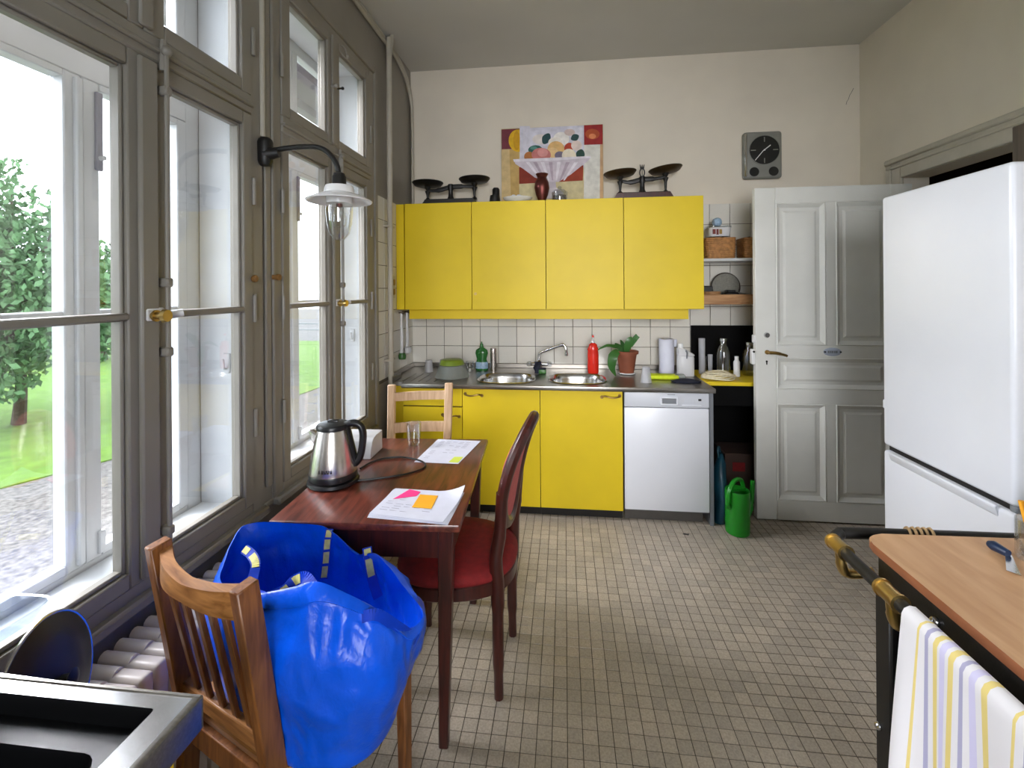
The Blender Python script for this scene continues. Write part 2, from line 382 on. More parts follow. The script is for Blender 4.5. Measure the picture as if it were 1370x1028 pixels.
def link_copy(o, parent, loc):
    c = o.copy(); COL.objects.link(c); c.parent = parent; c.location = loc
    return c
def dup(root, loc, label=None, rz=None):
    r_ = root.copy(); COL.objects.link(r_); r_.location = loc
    if rz is not None: r_.rotation_euler = (0, 0, rz)
    if label: r_['label'] = label
    for ch in list(root.children):
        c = ch.copy(); COL.objects.link(c); c.parent = r_
        for g in ch.children:
            d = g.copy(); COL.objects.link(d); d.parent = c
    return r_
# ------------------------------------------------------------------ room shell
XL, XR, YB, YN, H = -1.23, 2.15, 3.62, -1.7, 3.24
fl = struct('floor', MB().box(XL-.4, XR+.1, YN-.1, YB+.1, -.12, 0), 'grout_dark')
def tile_mb(sx, sy, h, b, ox=0, oy=0):
    mb = MB(); v = []
    for z_, k in ((0, 0), (h-b*.6, 0), (h, b)):
        v.append([mb.bm.verts.new((ox+a*(sx/2-k), oy+c*(sy/2-k), z_)) for a, c in ((-1, -1), (1, -1), (1, 1), (-1, 1))])
    for A, B in zip(v, v[1:]):
        for k in range(4): mb.bm.faces.new((A[k], A[(k+1) % 4], B[(k+1) % 4], B[k]))
    mb.bm.faces.new(v[-1])
    return mb
tiles = []
for i in range(-25, 43):
    for j in range(-34, 73):
        tiles.append((.05*i+.025, .05*j+.025))
def vis(c):
    p = Vector((c[0], c[1], 0))-Vector((0, 0, CAM_H)); z_ = p.dot(Fw)
    if z_ < .5: return None
    u, v = 685+615*p.dot(Rr)/z_, 386-615*p.dot(Uu)/z_
    return z_ if (585 < u < 1165 and v < 1030) else None
near = sorted((c for c in tiles if vis(c)), key=vis)[:300]
ns = set(near)
t0 = None
for c in near:
    h = random.uniform(-.0004, .0004)
    if t0 is None: t0 = tile_mb(.0472, .0472, .002, .0008).build('tile', 'floor_tile', fl, loc=(c[0], c[1], h), smooth=0)
    else: link_copy(t0, fl, (c[0], c[1], h))
big = MB()
for c in tiles:
    if c in ns: continue
    h = .002+random.uniform(-.0004, .0004); a, k = .0236, .0008
    lo = [big.bm.verts.new((c[0]+x*a, c[1]+y*a, 0)) for x, y in ((-1, -1), (1, -1), (1, 1), (-1, 1))]
    hi = [big.bm.verts.new((c[0]+x*(a-k), c[1]+y*(a-k), h)) for x, y in ((-1, -1), (1, -1), (1, 1), (-1, 1))]
    for q in range(4): big.bm.faces.new((lo[q], lo[(q+1) % 4], hi[(q+1) % 4], hi[q]))
    big.bm.faces.new(hi)
tag(big.build('mosaic_tiles', 'floor_tile', fl, smooth=0, fixn=False), kind='stuff')

struct('ceiling', MB().box(XL-.4, XR+.15, YN-.15, YB+.15, H, H+.12), 'ceiling_paint')
wb = struct('wall_back', MB().box(XL-.4, XR+.15, YB, YB+.15, 0, H), 'wall_plaster')
struct('wall_front', MB().box(XL-.4, -.4, YN-.15, YN, 0, H).box(1.0, XR+.15, YN-.15, YN, 0, H).box(-.4, 1.0, YN-.15, YN, 0, 1.0).box(-.4, 1.0, YN-.15, YN, 2.5, H), 'wall_plaster')  # unseen wall; its opening is added only to admit the rear fill lamp
# left wall with four window openings
WD = .34; OPEN = [(.72+1.11*k, 1.73+1.11*k) for k in (0, 1)]; ZS, ZT = .60, 2.86
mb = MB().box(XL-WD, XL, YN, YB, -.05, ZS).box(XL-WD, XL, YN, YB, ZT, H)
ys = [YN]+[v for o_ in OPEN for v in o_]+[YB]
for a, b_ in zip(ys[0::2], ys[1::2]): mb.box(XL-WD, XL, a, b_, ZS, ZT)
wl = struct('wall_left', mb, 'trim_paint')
# right wall with the doorway
DY0, DY1, DZ = 2.28, 3.19, 2.16
mb = MB().box(XR, XR+.15, YN, DY0, 0, H).box(XR, XR+.15, DY1, YB, 0, H).box(XR, XR+.15, DY0, DY1, DZ, H)
wr = struct('wall_right', mb, 'wall_plaster')
hw = MB().box(XR+1.2, XR+1.25, DY0-.6, DY1+.6, -.1, 2.6).box(XR+.15, XR+1.2, DY0-.65, DY0-.6, -.1, 2.6).box(XR+.15, XR+1.2, DY1+.6, DY1+.65, -.1, 2.6).box(XR+.15, XR+1.25, DY0-.65, DY1+.65, 2.6, 2.65).box(XR+.1, XR+1.25, DY0-.65, DY1+.65, -.1, 0)
struct('wall_hallway', hw, 'hall_brown')
# architrave around the doorway
mb = MB()
mb.box(XR-.02, XR, DY1, DY1+.11, 0, DZ+.13, .006).box(XR-.02, XR, DY0-.11, DY0, 0, DZ+.13, .006).box(XR-.021, XR, DY0, DY1, DZ, DZ+.13, .006)
mb.box(XR-.036, XR, DY0-.13, DY1+.13, DZ+.105, DZ+.14, .008).box(XR-.028, XR, DY0-.12, DY1+.12, DZ+.07, DZ+.085, .004)
mb.box(XR-.028, XR, DY1+.075, DY1+.125, 0, DZ+.105, .006).box(XR-.028, XR, DY0-.125, DY0-.075, 0, DZ+.105, .006)
struct('trim_1', mb, 'pipe_paint')
# skirting (right and back wall behind the door)
struct('baseboard_right', MB().box(XR-.018, XR, YN, DY0-.13, 0, .12, .005), 'pipe_paint')
# fine plaster crack near the corner
mb = MB(); pts = [PX(*p, y=YB-.001) for p in ((1142, 118), (1139, 124), (1137, 127), (1135, 133), (1133, 136), (1132, 140))]
mb.tube(pts, .0016, 4); mb.build('crack', 'kick_grey', wb)

# wall tiles: one object each
TX, TZ = .1468, .155
wt0 = None
def wall_tile(parent, cx, cy, cz, wdt, hgt, axis):
    global wt0
    key = (round(wdt, 3), round(hgt, 3), axis)
    if key not in wall_tile.c:
        m_ = MB(); v = []
        for d, k in ((0, 0), (.003, 0), (.0045, .0016)):
            ring = []
            for a, c in ((-1, -1), (1, -1), (1, 1), (-1, 1)):
                p, q = a*(wdt/2-k), c*(hgt/2-k)
                ring.append(m_.bm.verts.new((p, -d, q) if axis == 'y' else (d, p, q)))
            v.append(ring)
        for A, B in zip(v, v[1:]):
            for k in range(4): m_.bm.faces.new((A[k], A[(k+1) % 4], B[(k+1) % 4], B[k]))
        m_.bm.faces.new(v[-1])
        o = m_.build('tile', 'wall_tile', parent, loc=(cx, cy, cz), smooth=0); wall_tile.c[key] = o
    else: link_copy(wall_tile.c[key], parent, (cx, cy, cz))
wall_tile.c = {}
gb = MB().box(XL, XR-.25, YB-.002, YB, .5, 2.099); gb.build('grout', 'grout_wall', wb)
x0s = .945-TX*15
for i in range(22):
    xa, xb = x0s+TX*i, x0s+TX*(i+1); xa_, xb_ = max(xa, XL+.003), min(xb, XR-.25)
    if xb_-xa_ < .02: continue
    for j in range(-3, 7):
        za, zb = 1.017+TZ*j, 1.017+TZ*(j+1)
        xm = (xa_+xb_)/2
        if j >= 2 and xm < .87: continue          # behind the wall cabinets
        if j < -1 and xm < .9: continue           # behind the base cabinets
        wall_tile(wb, xm, YB-.002, (za+zb)/2, xb_-xa_-.0035, TZ-.0035, 'y')
gb = MB().box(XL, XL+.002, 2.87, YB, .84, 2.099); gb.build('grout', 'grout_wall', wl)
for i in range(6):
    yb = YB-.004-TX*i; ya = max(yb-TX, 2.872)
    if yb-ya < .02: continue
    for j in range(-1, 7):
        wall_tile(wl, XL+.002, (ya+yb)/2, 1.017+TZ*(j+.5), yb-ya-.0035, TZ-.0035, 'x')

# ------------------------------------------------------------------ windows (inner casements and outer winter windows)
def window(k, dy, detail=True):
    root = sroot('window_%d' % k, (XL, 1.225+dy, ZS)); X0, X1 = -1.275, -1.215
    D = lambda y: y+dy
    f = MB()
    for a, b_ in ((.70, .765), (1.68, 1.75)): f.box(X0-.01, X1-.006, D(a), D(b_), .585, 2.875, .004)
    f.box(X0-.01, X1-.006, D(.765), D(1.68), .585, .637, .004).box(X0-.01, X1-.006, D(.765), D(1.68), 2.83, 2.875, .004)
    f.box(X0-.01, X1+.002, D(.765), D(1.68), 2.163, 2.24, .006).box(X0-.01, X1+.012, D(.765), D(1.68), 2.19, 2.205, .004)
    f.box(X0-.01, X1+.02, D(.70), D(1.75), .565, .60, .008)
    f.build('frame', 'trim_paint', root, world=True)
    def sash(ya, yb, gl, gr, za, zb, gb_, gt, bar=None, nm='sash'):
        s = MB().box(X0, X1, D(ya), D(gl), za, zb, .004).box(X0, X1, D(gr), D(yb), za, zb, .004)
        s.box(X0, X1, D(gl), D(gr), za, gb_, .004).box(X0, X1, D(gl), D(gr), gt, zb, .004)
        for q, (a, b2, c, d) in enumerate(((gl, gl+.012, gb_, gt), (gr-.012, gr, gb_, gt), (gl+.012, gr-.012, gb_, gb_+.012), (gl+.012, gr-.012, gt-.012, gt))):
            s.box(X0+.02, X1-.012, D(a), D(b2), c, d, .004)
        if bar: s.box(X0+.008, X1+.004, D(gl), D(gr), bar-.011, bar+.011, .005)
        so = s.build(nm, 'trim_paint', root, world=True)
        for a, b2 in (((gb_, bar), (bar, gt)) if bar else ((gb_, gt),)):
            MB().box(X0+.022, X0+.026, D(gl-.004), D(gr+.004), a-.003, b2+.003).build('pane', 'window_glass', so, world=True, smooth=0)
        return so
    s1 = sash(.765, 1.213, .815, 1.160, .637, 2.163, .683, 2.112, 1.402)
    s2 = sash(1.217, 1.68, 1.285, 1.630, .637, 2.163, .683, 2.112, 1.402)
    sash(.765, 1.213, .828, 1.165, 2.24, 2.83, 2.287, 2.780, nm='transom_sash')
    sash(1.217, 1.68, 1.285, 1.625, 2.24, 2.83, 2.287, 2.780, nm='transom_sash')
    # closing strips on the meeting stiles
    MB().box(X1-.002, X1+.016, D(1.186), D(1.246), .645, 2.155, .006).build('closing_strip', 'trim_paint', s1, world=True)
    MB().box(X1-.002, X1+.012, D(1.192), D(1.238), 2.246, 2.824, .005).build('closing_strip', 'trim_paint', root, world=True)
    # espagnolette bolt with its knobs and handle
    e = MB().cyl((X1+.022, D(1.266), .66), (X1+.022, D(1.266), 2.2), .007, n=8)
    for z_ in (.75, 1.29, 1.50, 2.08): e.box(X1-.004, X1+.032, D(1.253), D(1.279), z_-.014, z_+.014, .005)
    e.sphere((X1+.022, D(1.266), 2.20), .016).cyl((X1+.012, D(1.266), 2.14), (X1+.012, D(1.266), 2.235), .013, .009, n=8)
    e.build('espagnolette_bolt', 'trim_paint', root, world=True)
    hd = MB().box(X1+.008, X1+.02, D(1.196), D(1.262), 1.385, 1.425, .006, mi=1)
    hd.cyl((X1+.014, D(1.216), 1.402), (X1+.062, D(1.216), 1.402), .011, n=12).cyl((X1+.028, D(1.216), 1.402), (X1+.034, D(1.216), 1.402), .017, n=14)
    hd.cyl((X1+.058, D(1.216), 1.402), (X1+.068, D(1.216), 1.402), .02, .017, n=16).cyl((X1+.03, D(1.266), 1.402), (X1+.05, D(1.29), 1.408), .012, n=10, mi=1)
    hd.build('handle', ['brass', 'enamel_white'], root, world=True)
    h_ = MB()
    for z_ in (.95, 1.40, 1.86, 2.45): h_.cyl((X1+.004, D(1.684), z_-.05), (X1+.004, D(1.684), z_+.05), .008, n=8).sphere((X1+.004, D(1.684), z_+.052), .0085, n=8).cyl((X1+.004, D(.761), z_-.05), (X1+.004, D(.761), z_+.05), .008, n=8)
    h_.build('hinge', 'trim_paint', root, world=True)
    l_ = MB().tube([(X1+.004, D(1.3), 2.82), (X1+.02, D(1.31), 2.81), (X1+.03, D(1.32), 2.77)], .005, 6).sphere((X1+.03, D(1.32), 2.765), .010, n=8)
    l_.cyl((X1, D(1.195), 2.55), (X1+.03, D(1.195), 2.55), .008, n=8).sphere((X1+.03, D(1.195), 2.55), .012, n=8)
    l_.cyl((X1, D(1.26), 2.565), (X1+.03, D(1.26), 2.565), .005, n=8, mi=1).sphere((X1+.03, D(1.26), 2.565), .009, n=8, mi=1)
    l_.build('transom_latch', ['trim_paint', 'black_iron'], root, world=True)
    # outer winter window
    A, B = -1.535, -1.485
    f = MB()
    for a, b_ in ((.72, .80), (1.66, 1.73)): f.box(A, B, D(a), D(b_), .60, 2.86, .004)
    f.box(A, B, D(.80), D(1.66), .60, .628, .003).box(A-.006, B+.004, D(.80), D(1.66), 2.14, 2.26, .004).box(A, B, D(.80), D(1.66), 2.795, 2.86, .004)
    for a, b_, gl, gr in ((.80, 1.262, .865, 1.21), (1.264, 1.66, 1.317, 1.617)):
        f.box(A+.008, B+.006, D(a), D(gl), .628, 2.14, .004).box(A+.008, B+.006, D(gr), D(b_), .628, 2.14, .004)
        f.box(A+.008, B+.006, D(gl), D(gr), .628, .655, .003).box(A+.008, B+.006, D(gl), D(gr), 2.118, 2.14, .003).box(A+.016, B+.004, D(gl), D(gr), 1.394, 1.416, .004)
        f.box(A+.008, B+.006, D(a), D(gl), 2.26, 2.795, .004).box(A+.008, B+.006, D(gr), D(b_), 2.26, 2.795, .004)
    f.box(B, B+.02, D(1.236), D(1.256), .64, 2.13, .004)
    of = f.build('outer_frame', 'window_paint', root, world=True)
    for gl, gr in ((.865, 1.21), (1.317, 1.617)):
        for a, b2 in ((.65, 1.397), (1.413, 2.12), (2.26, 2.795)):
            MB().box(A+.02, A+.024, D(gl-.004), D(gr+.004), a, b2).build('outer_pane', 'window_glass', of, world=True, smooth=0)
    bolt = MB().box(B+.004, B+.016, D(1.300), D(1.322), 1.86, 2.11, .003, mi=1).box(B+.004, B+.016, D(1.300), D(1.322), .64, .71, .003).cyl((B+.016, D(1.311), 1.9), (B+.03, D(1.311), 1.9), .008, n=8)
    bolt.build('surface_bolt', ['window_paint', 'bolt_grey'], root, world=True)
    rv = MB().box(-1.48, -1.28, D(.7205), D(.727), .60, 2.86).box(-1.48, -1.28, D(1.723), D(1.7295), .60, 2.86).box(-1.48, -1.28, D(.727), D(1.723), .6005, .612, .003).box(-1.48, -1.28, D(.727), D(1.723), 2.852, 2.8595)
    rv.build('reveal_lining', 'window_paint', root, world=True)
    hk = MB().tube([(-1.36, D(1.722), 1.16), (-1.36, D(1.70), 1.16), (-1.36, D(1.695), 1.20)], .006, 6).box(-1.375, -1.345, D(1.714), D(1.724), 1.14, 1.22, .003)
    hk.build('hook', 'window_paint', root, world=True)
    return root
window(1, 0); window(2, 1.11)
# post panelling between the windows, conduit and knobs
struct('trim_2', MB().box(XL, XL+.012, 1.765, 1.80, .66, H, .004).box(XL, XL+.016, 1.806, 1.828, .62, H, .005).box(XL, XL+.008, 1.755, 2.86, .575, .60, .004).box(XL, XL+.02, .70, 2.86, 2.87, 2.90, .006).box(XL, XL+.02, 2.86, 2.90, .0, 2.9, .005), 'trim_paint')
c1 = tag(MB().cyl((XL+.012, 1.747, 2.10), (XL+.012, 1.747, H), .011, n=10).build('conduit', 'pipe_paint'), 'thin cream conduit pipe running up the window post from the wall lamp', 'pipe')
for n_, (u, v) in enumerate(((340, 373), (368, 371))):
    p = PX(u, v, x=XL+.02)
    mb = MB().lathe([(.0, 0), (.011, 0), (.010, .012), (.014, .02), (.013, .03), (.006, .034), (0, .034)], (0, 0, 0), 14, mat=Matrix.Rotation(R(90), 4, 'Y'))
    o = mb.build('curtain_knob', 'wood_knob', loc=(XL+(.0 if n_ == 0 else .012), p.y, p.z))
    tag(o, ['brown wooden curtain knob on the window post, left of the pair', 'brown wooden curtain knob on the window post, right of the pair'][n_], 'knob', 'wooden curtain knobs')
# heating pipes in the corner
px = thing('riser_pipe', 'tall cream heating pipe pair rising beside the far window to the ceiling', 'pipe', (XL+.04, 3.05, 0))
MB().tube(spline([(XL+.045, 3.04, .02), (XL+.045, 3.04, 2.95), (XL+.045, 3.045, 3.08), (XL+.05, 3.075, 3.2), (XL+.05, 3.085, H)], 6), .019, 12).build('pipe', 'pipe_paint', px, world=True)
MB().tube(spline([(XL+.03, 3.095, .02), (XL+.03, 3.095, 2.9), (XL+.03, 3.1, 3.05), (XL+.035, 3.115, 3.17), (XL+.035, 3.12, H)], 6), .010, 10).build('pipe', 'pipe_paint', px, world=True)
for z_ in (1.9, .98): MB().box(XL+.0005, XL+.05, 3.015, 3.115, z_, z_+.015, .003).build('pipe_clip', 'pipe_paint', px, world=True)
p2 = MB().tube(spline([(XL+.02, .9, 3.17), (XL+.02, 2.0, 3.17), (XL+.02, 3.0, 3.17), (XL+.02, 3.25, 3.165), (XL+.02, 3.45, 3.10), (XL+.022, 3.56, 2.98), (XL+.022, 3.59, 2.8), (XL+.022, 3.59, 2.4), (XL+.022, 3.59, 2.12)], 8), .012, 10)
p2.tube(spline([(XL+.015, .9, 3.205), (XL+.015, 3.0, 3.205), (XL+.015, 3.3, 3.2), (XL+.015, 3.5, 3.13), (XL+.015, 3.6, 2.98), (XL+.015, 3.605, 2.7), (XL+.015, 3.605, 2.12)], 8), .008, 8)
tag(p2.build('ceiling_pipe', 'pipe_paint'), 'cream pipe pair along the ceiling that bends down in the far left corner', 'pipe')

# ------------------------------------------------------------------ garden outside
struct('ground_gravel', MB().box(-46, XL-WD, -12, 17.5, -.75, -.6), 'gravel')
lw = MB(); lw.prism([(-5.9, 4.2), (-5.35, 5.5), (-5.2, 8.5), (-5.1, 10), (-4.9, 17.5), (-45, 17.5), (-45, -12), (-7.5, -12), (-6.6, 0)], -.74, -.585)
tag(lw.build('lawn', 'lawn'), 'green lawn beyond the gravel strip outside the windows', 'lawn', kind='stuff')
struct('ground_shore', MB().box(-120, 60, 17.5, 60, -1.4, -1.2), 'gravel')
struct('lake_water', MB().box(-400, 400, 60, 480, -3.0, -2.6), 'lake')
fr = thing('garden_railing', 'thin metal railing at the far end of the lawn', 'railing', (-10, 17.3, -.584))
for z_ in (.12, -.12): MB().cyl((-16, 17.3, z_), (-3, 17.3, z_), .022, n=6).build('rail', 'appliance_grey', fr, world=True)
for i in range(11): MB().cyl((-15.5+1.2*i, 17.3, -.584), (-15.5+1.2*i, 17.3, .14), .026, n=6).build('post', 'appliance_grey', fr, world=True)
gw = MB().box(-34, -16.5, 17.0, 17.2, -.584, .02, .01); tag(gw.build('garden_wall', 'pinkish_wall'), 'low weathered pinkish wall at the far edge of the lawn', 'wall')
def crown(blobs, n, size, seed):
    rnd = random.Random(seed); mb = MB()
    tot = sum(b[1][0]*b[1][1]*b[1][2] for b in blobs)
    for c, r_ in blobs:
        for _ in range(int(n*r_[0]*r_[1]*r_[2]/tot)):
            d = Vector((rnd.gauss(0, 1), rnd.gauss(0, 1), rnd.gauss(0, 1))).normalized()*(rnd.random()**.4)
            p = Vector((c[0]+d.x*r_[0], c[1]+d.y*r_[1], c[2]+d.z*r_[2]))
            a = Vector((rnd.gauss(0, 1), rnd.gauss(0, 1), rnd.gauss(0, .6))).normalized(); b_ = a.orthogonal().normalized(); b_ = Matrix.Rotation(rnd.random()*6.28, 3, a) @ b_
            s = size*rnd.uniform(.6, 1.3); w_ = a.cross(b_)
            vs = [mb.bm.verts.new(q) for q in (p-b_*s, p+w_*s*.55, p+b_*s, p-w_*s*.55)]
            mb.bm.faces.new(vs)
    return mb
def tree(name, label, base, blobs, n, size, mat, seed, trunk_r=.09):
    t = thing(name, label, 'tree', base)
    o = crown(blobs, n, size, seed).build('foliage', mat, t, world=True, smooth=0, fixn=False); o['kind'] = 'stuff'
    mb = MB(); top = Vector(blobs[0][0])
    mb.tube(spline([base, (base[0]+.05, base[1], base[2]+.8), top], 5), [trunk_r*(1-.06*i) for i in range(11)], 8)
    for c, r_ in blobs[1:]: mb.tube([top-Vector((0, 0, .6)), c], [trunk_r*.5, trunk_r*.15], 6)
    mb.build('trunk', 'bark', t, world=True)
tree('garden_tree', 'leafy green garden tree behind the left window pane', (-8.4, 6.2, -.565),
     [((-8.5, 6.2, 1.5), (1.0, 1.2, 1.3)), ((-8.9, 5.6, 2.2), (.9, 1, 1.0)), ((-7.5, 6.4, 1.3), (.7, .8, 1.1)), ((-6.85, 6.4, 1.35), (.55, .6, .75)), ((-8.3, 5.7, .3), (.7, .6, .5)), ((-9.6, 5.6, 1.2), (1.2, 1, 1.6)), ((-9.0, 6.0, 3.4), (.9, .5, .18)), ((-8.5, 6.2, 3.0), (.35, .3, .3)), ((-7.6, 6.2, 2.75), (.3, .3, .35))], 22000, .062, 'foliage', 3)
tree('purple_shrub', 'purple red shrub far across the lawn', (-13.2, 14.6, -.565), [((-13.2, 14.6, 1.8), (.7, .5, .8)), ((-13.3, 14.6, 2.4), (.4, .4, .5))], 1400, .11, 'foliage_red', 5)
tree('hedge_bush', 'green bush below the purple shrub across the lawn', (-13.6, 12.2, -.565), [((-13.0, 12.2, .7), (1.2, .8, .8)), ((-14.4, 12.2, .6), (1.3, .8, .9))], 2600, .11, 'foliage', 6)
# overhanging eave above the windows
struct('eave_roof', MB().box(-2.55, XL-WD, 2.6, 30, 3.3, 3.36).box(-2.6, -2.5, 2.6, 30, 3.22, 3.36).box(-2.13, -2.05, 2.6, 30, 3.18, 3.3, mi=1), ['soffit', 'soffit_beam'])
struct('wall_outside', MB().box(XL-WD-.03, XL-WD, YN-.2, .72-.03, -.7, 3.3).box(XL-WD-.03, XL-WD, 2.84+.03, 14, -.7, 3.3), 'stucco_out')

# ------------------------------------------------------------------ door standing open in front of the back wall
dr = sroot('door_1', (2.10, 3.07, 0))
F0, F1 = 3.05, 3.09
PAN = [(1.318, 1.612, 1.105, 1.998), (1.668, 1.985, 1.105, 1.998), (1.318, 1.985, .832, 1.030), (1.318, 1.607, .135, .742), (1.663, 1.985, .135, .742)]
mb = MB().box(1.195, 1.318, F0, F1, .012, 2.096, .003).box(1.985, 2.105, F0, F1, .012, 2.096, .003)
mb.box(1.318, 1.985, F0, F1, 1.998, 2.096, .002).box(1.318, 1.985, F0, F1, 1.030, 1.105, .002).box(1.318, 1.985, F0, F1, .742, .832, .002).box(1.318, 1.985, F0, F1, .012, .135, .002)
mb.box(1.612, 1.668, F0, F1, 1.105, 1.998, .002).box(1.607, 1.663, F0, F1, .135, .742, .002)
df = mb.build('leaf_frame', 'door_paint', dr, world=True)
for a, b_, c, d in PAN:
    p = MB(); prof = [(0, .002), (.006, -.003), (.016, .004), (.03, .016), (.048, .016), (.062, .008)]
    prev = None
    for k, dep in prof:
        r_ = [p.bm.verts.new(q) for q in ((a+k, F0+dep, c+k), (b_-k, F0+dep, c+k), (b_-k, F0+dep, d-k), (a+k, F0+dep, d-k))]
        if prev:
            for i in range(4): p.bm.faces.new((prev[i], prev[(i+1) % 4], r_[(i+1) % 4], r_[i]))
        prev = r_
    p.bm.faces.new(prev)
    p.box(a, b_, F0+.022, F1-.006, c, d)
    p.build('panel', 'door_paint', dr, world=True, smooth=25, fixn=False)
hd = MB().cyl((1.262, F0, 1.063), (1.262, F0-.008, 1.063), .014, n=16).cyl((1.262, F0, 1.063), (1.262, F0-.045, 1.063), .008, n=10)
hd.tube(spline([(1.258, F0-.042, 1.065), (1.30, F0-.046, 1.063), (1.345, F0-.044, 1.052), (1.362, F0-.042, 1.046)], 5), [.010]*8+[.008]*8, 8)
hd.build('handle', 'old_brass', dr, world=True)
MB().cyl((1.262, F0+.001, 1.17), (1.262, F0-.01, 1.17), .019, .014, n=18).build('lock_rosette', 'steel_bright', dr, world=True)
MB().cyl((1.26, F0+.001, 1.005), (1.26, F0-.003, 1.005), .006, n=12).box(1.257, 1.263, F0-.003, F0, .985, 1.005).build('keyhole', 'void_black', dr, world=True)
MB().box(1.172, 1.196, F0+.002, F0+.036, .985, 1.08, .004).cyl((1.184, F0+.003, 1.065), (1.184, F0-.003, 1.065), .007, n=10, mi=1).box(1.184, 1.196, F0+.004, F0+.034, 1.12, 1.17, .003).build('latch_plate', ['enamel_white', 'black_iron'], dr, world=True)
# small oval enamel plate with its worn lettering (kept as worn marks)
pl = MB().lathe([(0, .0), (.052, 0), (.052, .003), (.046, .005), (0, .006)], (0, 0, 0), 28, mat=Matrix.Translation((1.645, F0+.001, 1.068)) @ Matrix.Rotation(R(90), 4, 'X'), sx=1, sy=.5)
for i, (dx, wd) in enumerate(((-.026, .008), (-.014, .007), (-.003, .008), (.009, .007), (.02, .009))): pl.box(1.645+dx-wd/2+.002, 1.645+dx+wd/2+.002, F0-.0065, F0-.004, 1.061, 1.075, mi=1)
pl.cyl((1.6, F0, 1.068), (1.6, F0-.009, 1.068), .005, n=8, mi=2).cyl((1.69, F0, 1.068), (1.69, F0-.009, 1.068), .005, n=8, mi=2)
pl.build('enamel_plate', ['plate_blue', 'appliance_grey', 'black_iron'], dr, world=True)
MB().cyl((2.118, 3.05, .25), (2.118, 3.05, .36), .01, n=8).cyl((2.118, 3.05, 1.75), (2.118, 3.05, 1.86), .01, n=8).build('hinge', 'trim_paint', dr, world=True)

# ------------------------------------------------------------------ yellow kitchen
YF = 3.25
edges = [-1.158, -.660, -.128, .411, .945]
labs = ['yellow wall cabinet at the left end of the row, below the black kitchen scale',
        'yellow wall cabinet with a small round lock, second in the row',
        'yellow wall cabinet under the fruit bowl painting, third in the row',
        'yellow wall cabinet at the right end of the row beside the open shelves']
for i in range(4):
    a, b_ = edges[i], edges[i+1]
    t = thing('wall_cabinet', labs[i], 'cabinet', ((a+b_)/2, 3.44, 1.325), group='yellow wall cabinets')
    MB().box(a+.0005, b_-.0005, YF+.021, YB-.006, 1.327, 2.096, .001).build('body', 'yellow_laminate', t, world=True)
    dd = MB().box(a+.002, b_-.002, YF, YF+.019, 1.325, 2.098, .0015).build('door', 'yellow_laminate', t, world=True)
    MB().box(a+.0003, b_-.0003, YF+.0195, YF+.0205, 1.33, 2.094).build('shadow_gap', 'kick_black', t, world=True)
    if i == 1: MB().cyl((a+.026, YF, 1.438), (a+.026, YF-.006, 1.438), .010, n=16).build('lock', 'brass', dd, world=True)
tag(MB().box(XL+.008, -1.163, YF+.001, YB-.006, 1.325, 2.096, .0015).build('filler_strip', 'yellow_laminate'), 'narrow yellow filler strip between the wall cabinets and the left wall', 'panel')
tag(MB().box(-1.15, .858, 3.32, 3.345, 1.252, 1.3265, .001).box(-1.15, -1.13, 3.345, YB-.006, 1.252, 1.3265, .001).box(.838, .858, 3.345, YB-.006, 1.252, 1.3265, .001).build('pelmet', 'yellow_laminate'), 'long yellow pelmet board under the wall cabinets', 'panel')

BF, ZB0, ZB1 = 2.95, .068, .822
def pull(x, z, parent, flip=1):
    m_ = MB().tube(spline([(x-.055*flip, BF+.001, z+.004), (x-.05*flip, BF-.018, z), (x-.01*flip, BF-.028, z-.004), (x+.035*flip, BF-.022, z+.004), (x+.055*flip, BF+.001, z-.006)], 5), .0055, 8)
    m_.cyl((x-.055*flip, BF, z+.004), (x-.055*flip, BF-.004, z+.004), .011, n=12).cyl((x+.055*flip, BF, z-.006), (x+.055*flip, BF-.004, z-.006), .011, n=12)
    m_.build('handle', 'old_brass', parent, world=True)
def carcass(t, a, b_, top=ZB1-.001):
    MB().box(a+.001, b_-.001, BF+.021, YB-.01, .07, top).build('body', 'yellow_laminate', t, world=True)
    MB().box(a+.0005, b_-.0005, 3.0, 3.02, 0, .07).build('plinth', 'kick_black', t, world=True)
    MB().box(a+.0004, b_-.0004, BF+.0195, BF+.0205, .072, ZB1-.001).build('shadow_gap', 'kick_black', t, world=True)
a, b_ = -1.072, -.668
t = thing('drawer_unit', 'yellow drawer unit at the left end behind the pine chair', 'cabinet', ((a+b_)/2, 3.28, 0), group='yellow base cabinets'); carcass(t, a, b_)
for z0, z1 in ((.705, ZB1), (.39, .699), (.068, .384)):
    d_ = MB().box(a+.002, b_-.002, BF, BF+.019, z0, z1-.002, .0015).build('drawer', 'yellow_laminate', t, world=True)
    pull((a+b_)/2+(.0 if z0 > .7 else .125), z1-.055, d_)
a, b_ = -.668, -.160
t = thing('base_cabinet', 'yellow base cabinet under the left sink bowl', 'cabinet', ((a+b_)/2, 3.28, 0), group='yellow base cabinets'); carcass(t, a, b_, .66)
pull(a+.075, .785, MB().box(a+.002, b_-.002, BF, BF+.019, ZB0, ZB1-.002, .0015).build('door', 'yellow_laminate', t, world=True))
a, b_ = -.160, .361
t = thing('base_cabinet', 'yellow base cabinet under the right sink bowl, next to the dishwasher', 'cabinet', ((a+b_)/2, 3.28, 0), group='yellow base cabinets'); carcass(t, a, b_, .66)
pull(b_-.075, .79, MB().box(a+.002, b_-.002, BF, BF+.019, ZB0, ZB1-.002, .0015).build('door', 'yellow_laminate', t, world=True), -1)
tag(MB().box(-1.155, -1.075, 3.0, YB-.01, .0, ZB1, .001).build('filler_strip', 'yellow_laminate'), 'yellow filler panel between the drawer unit and the left wall', 'panel')
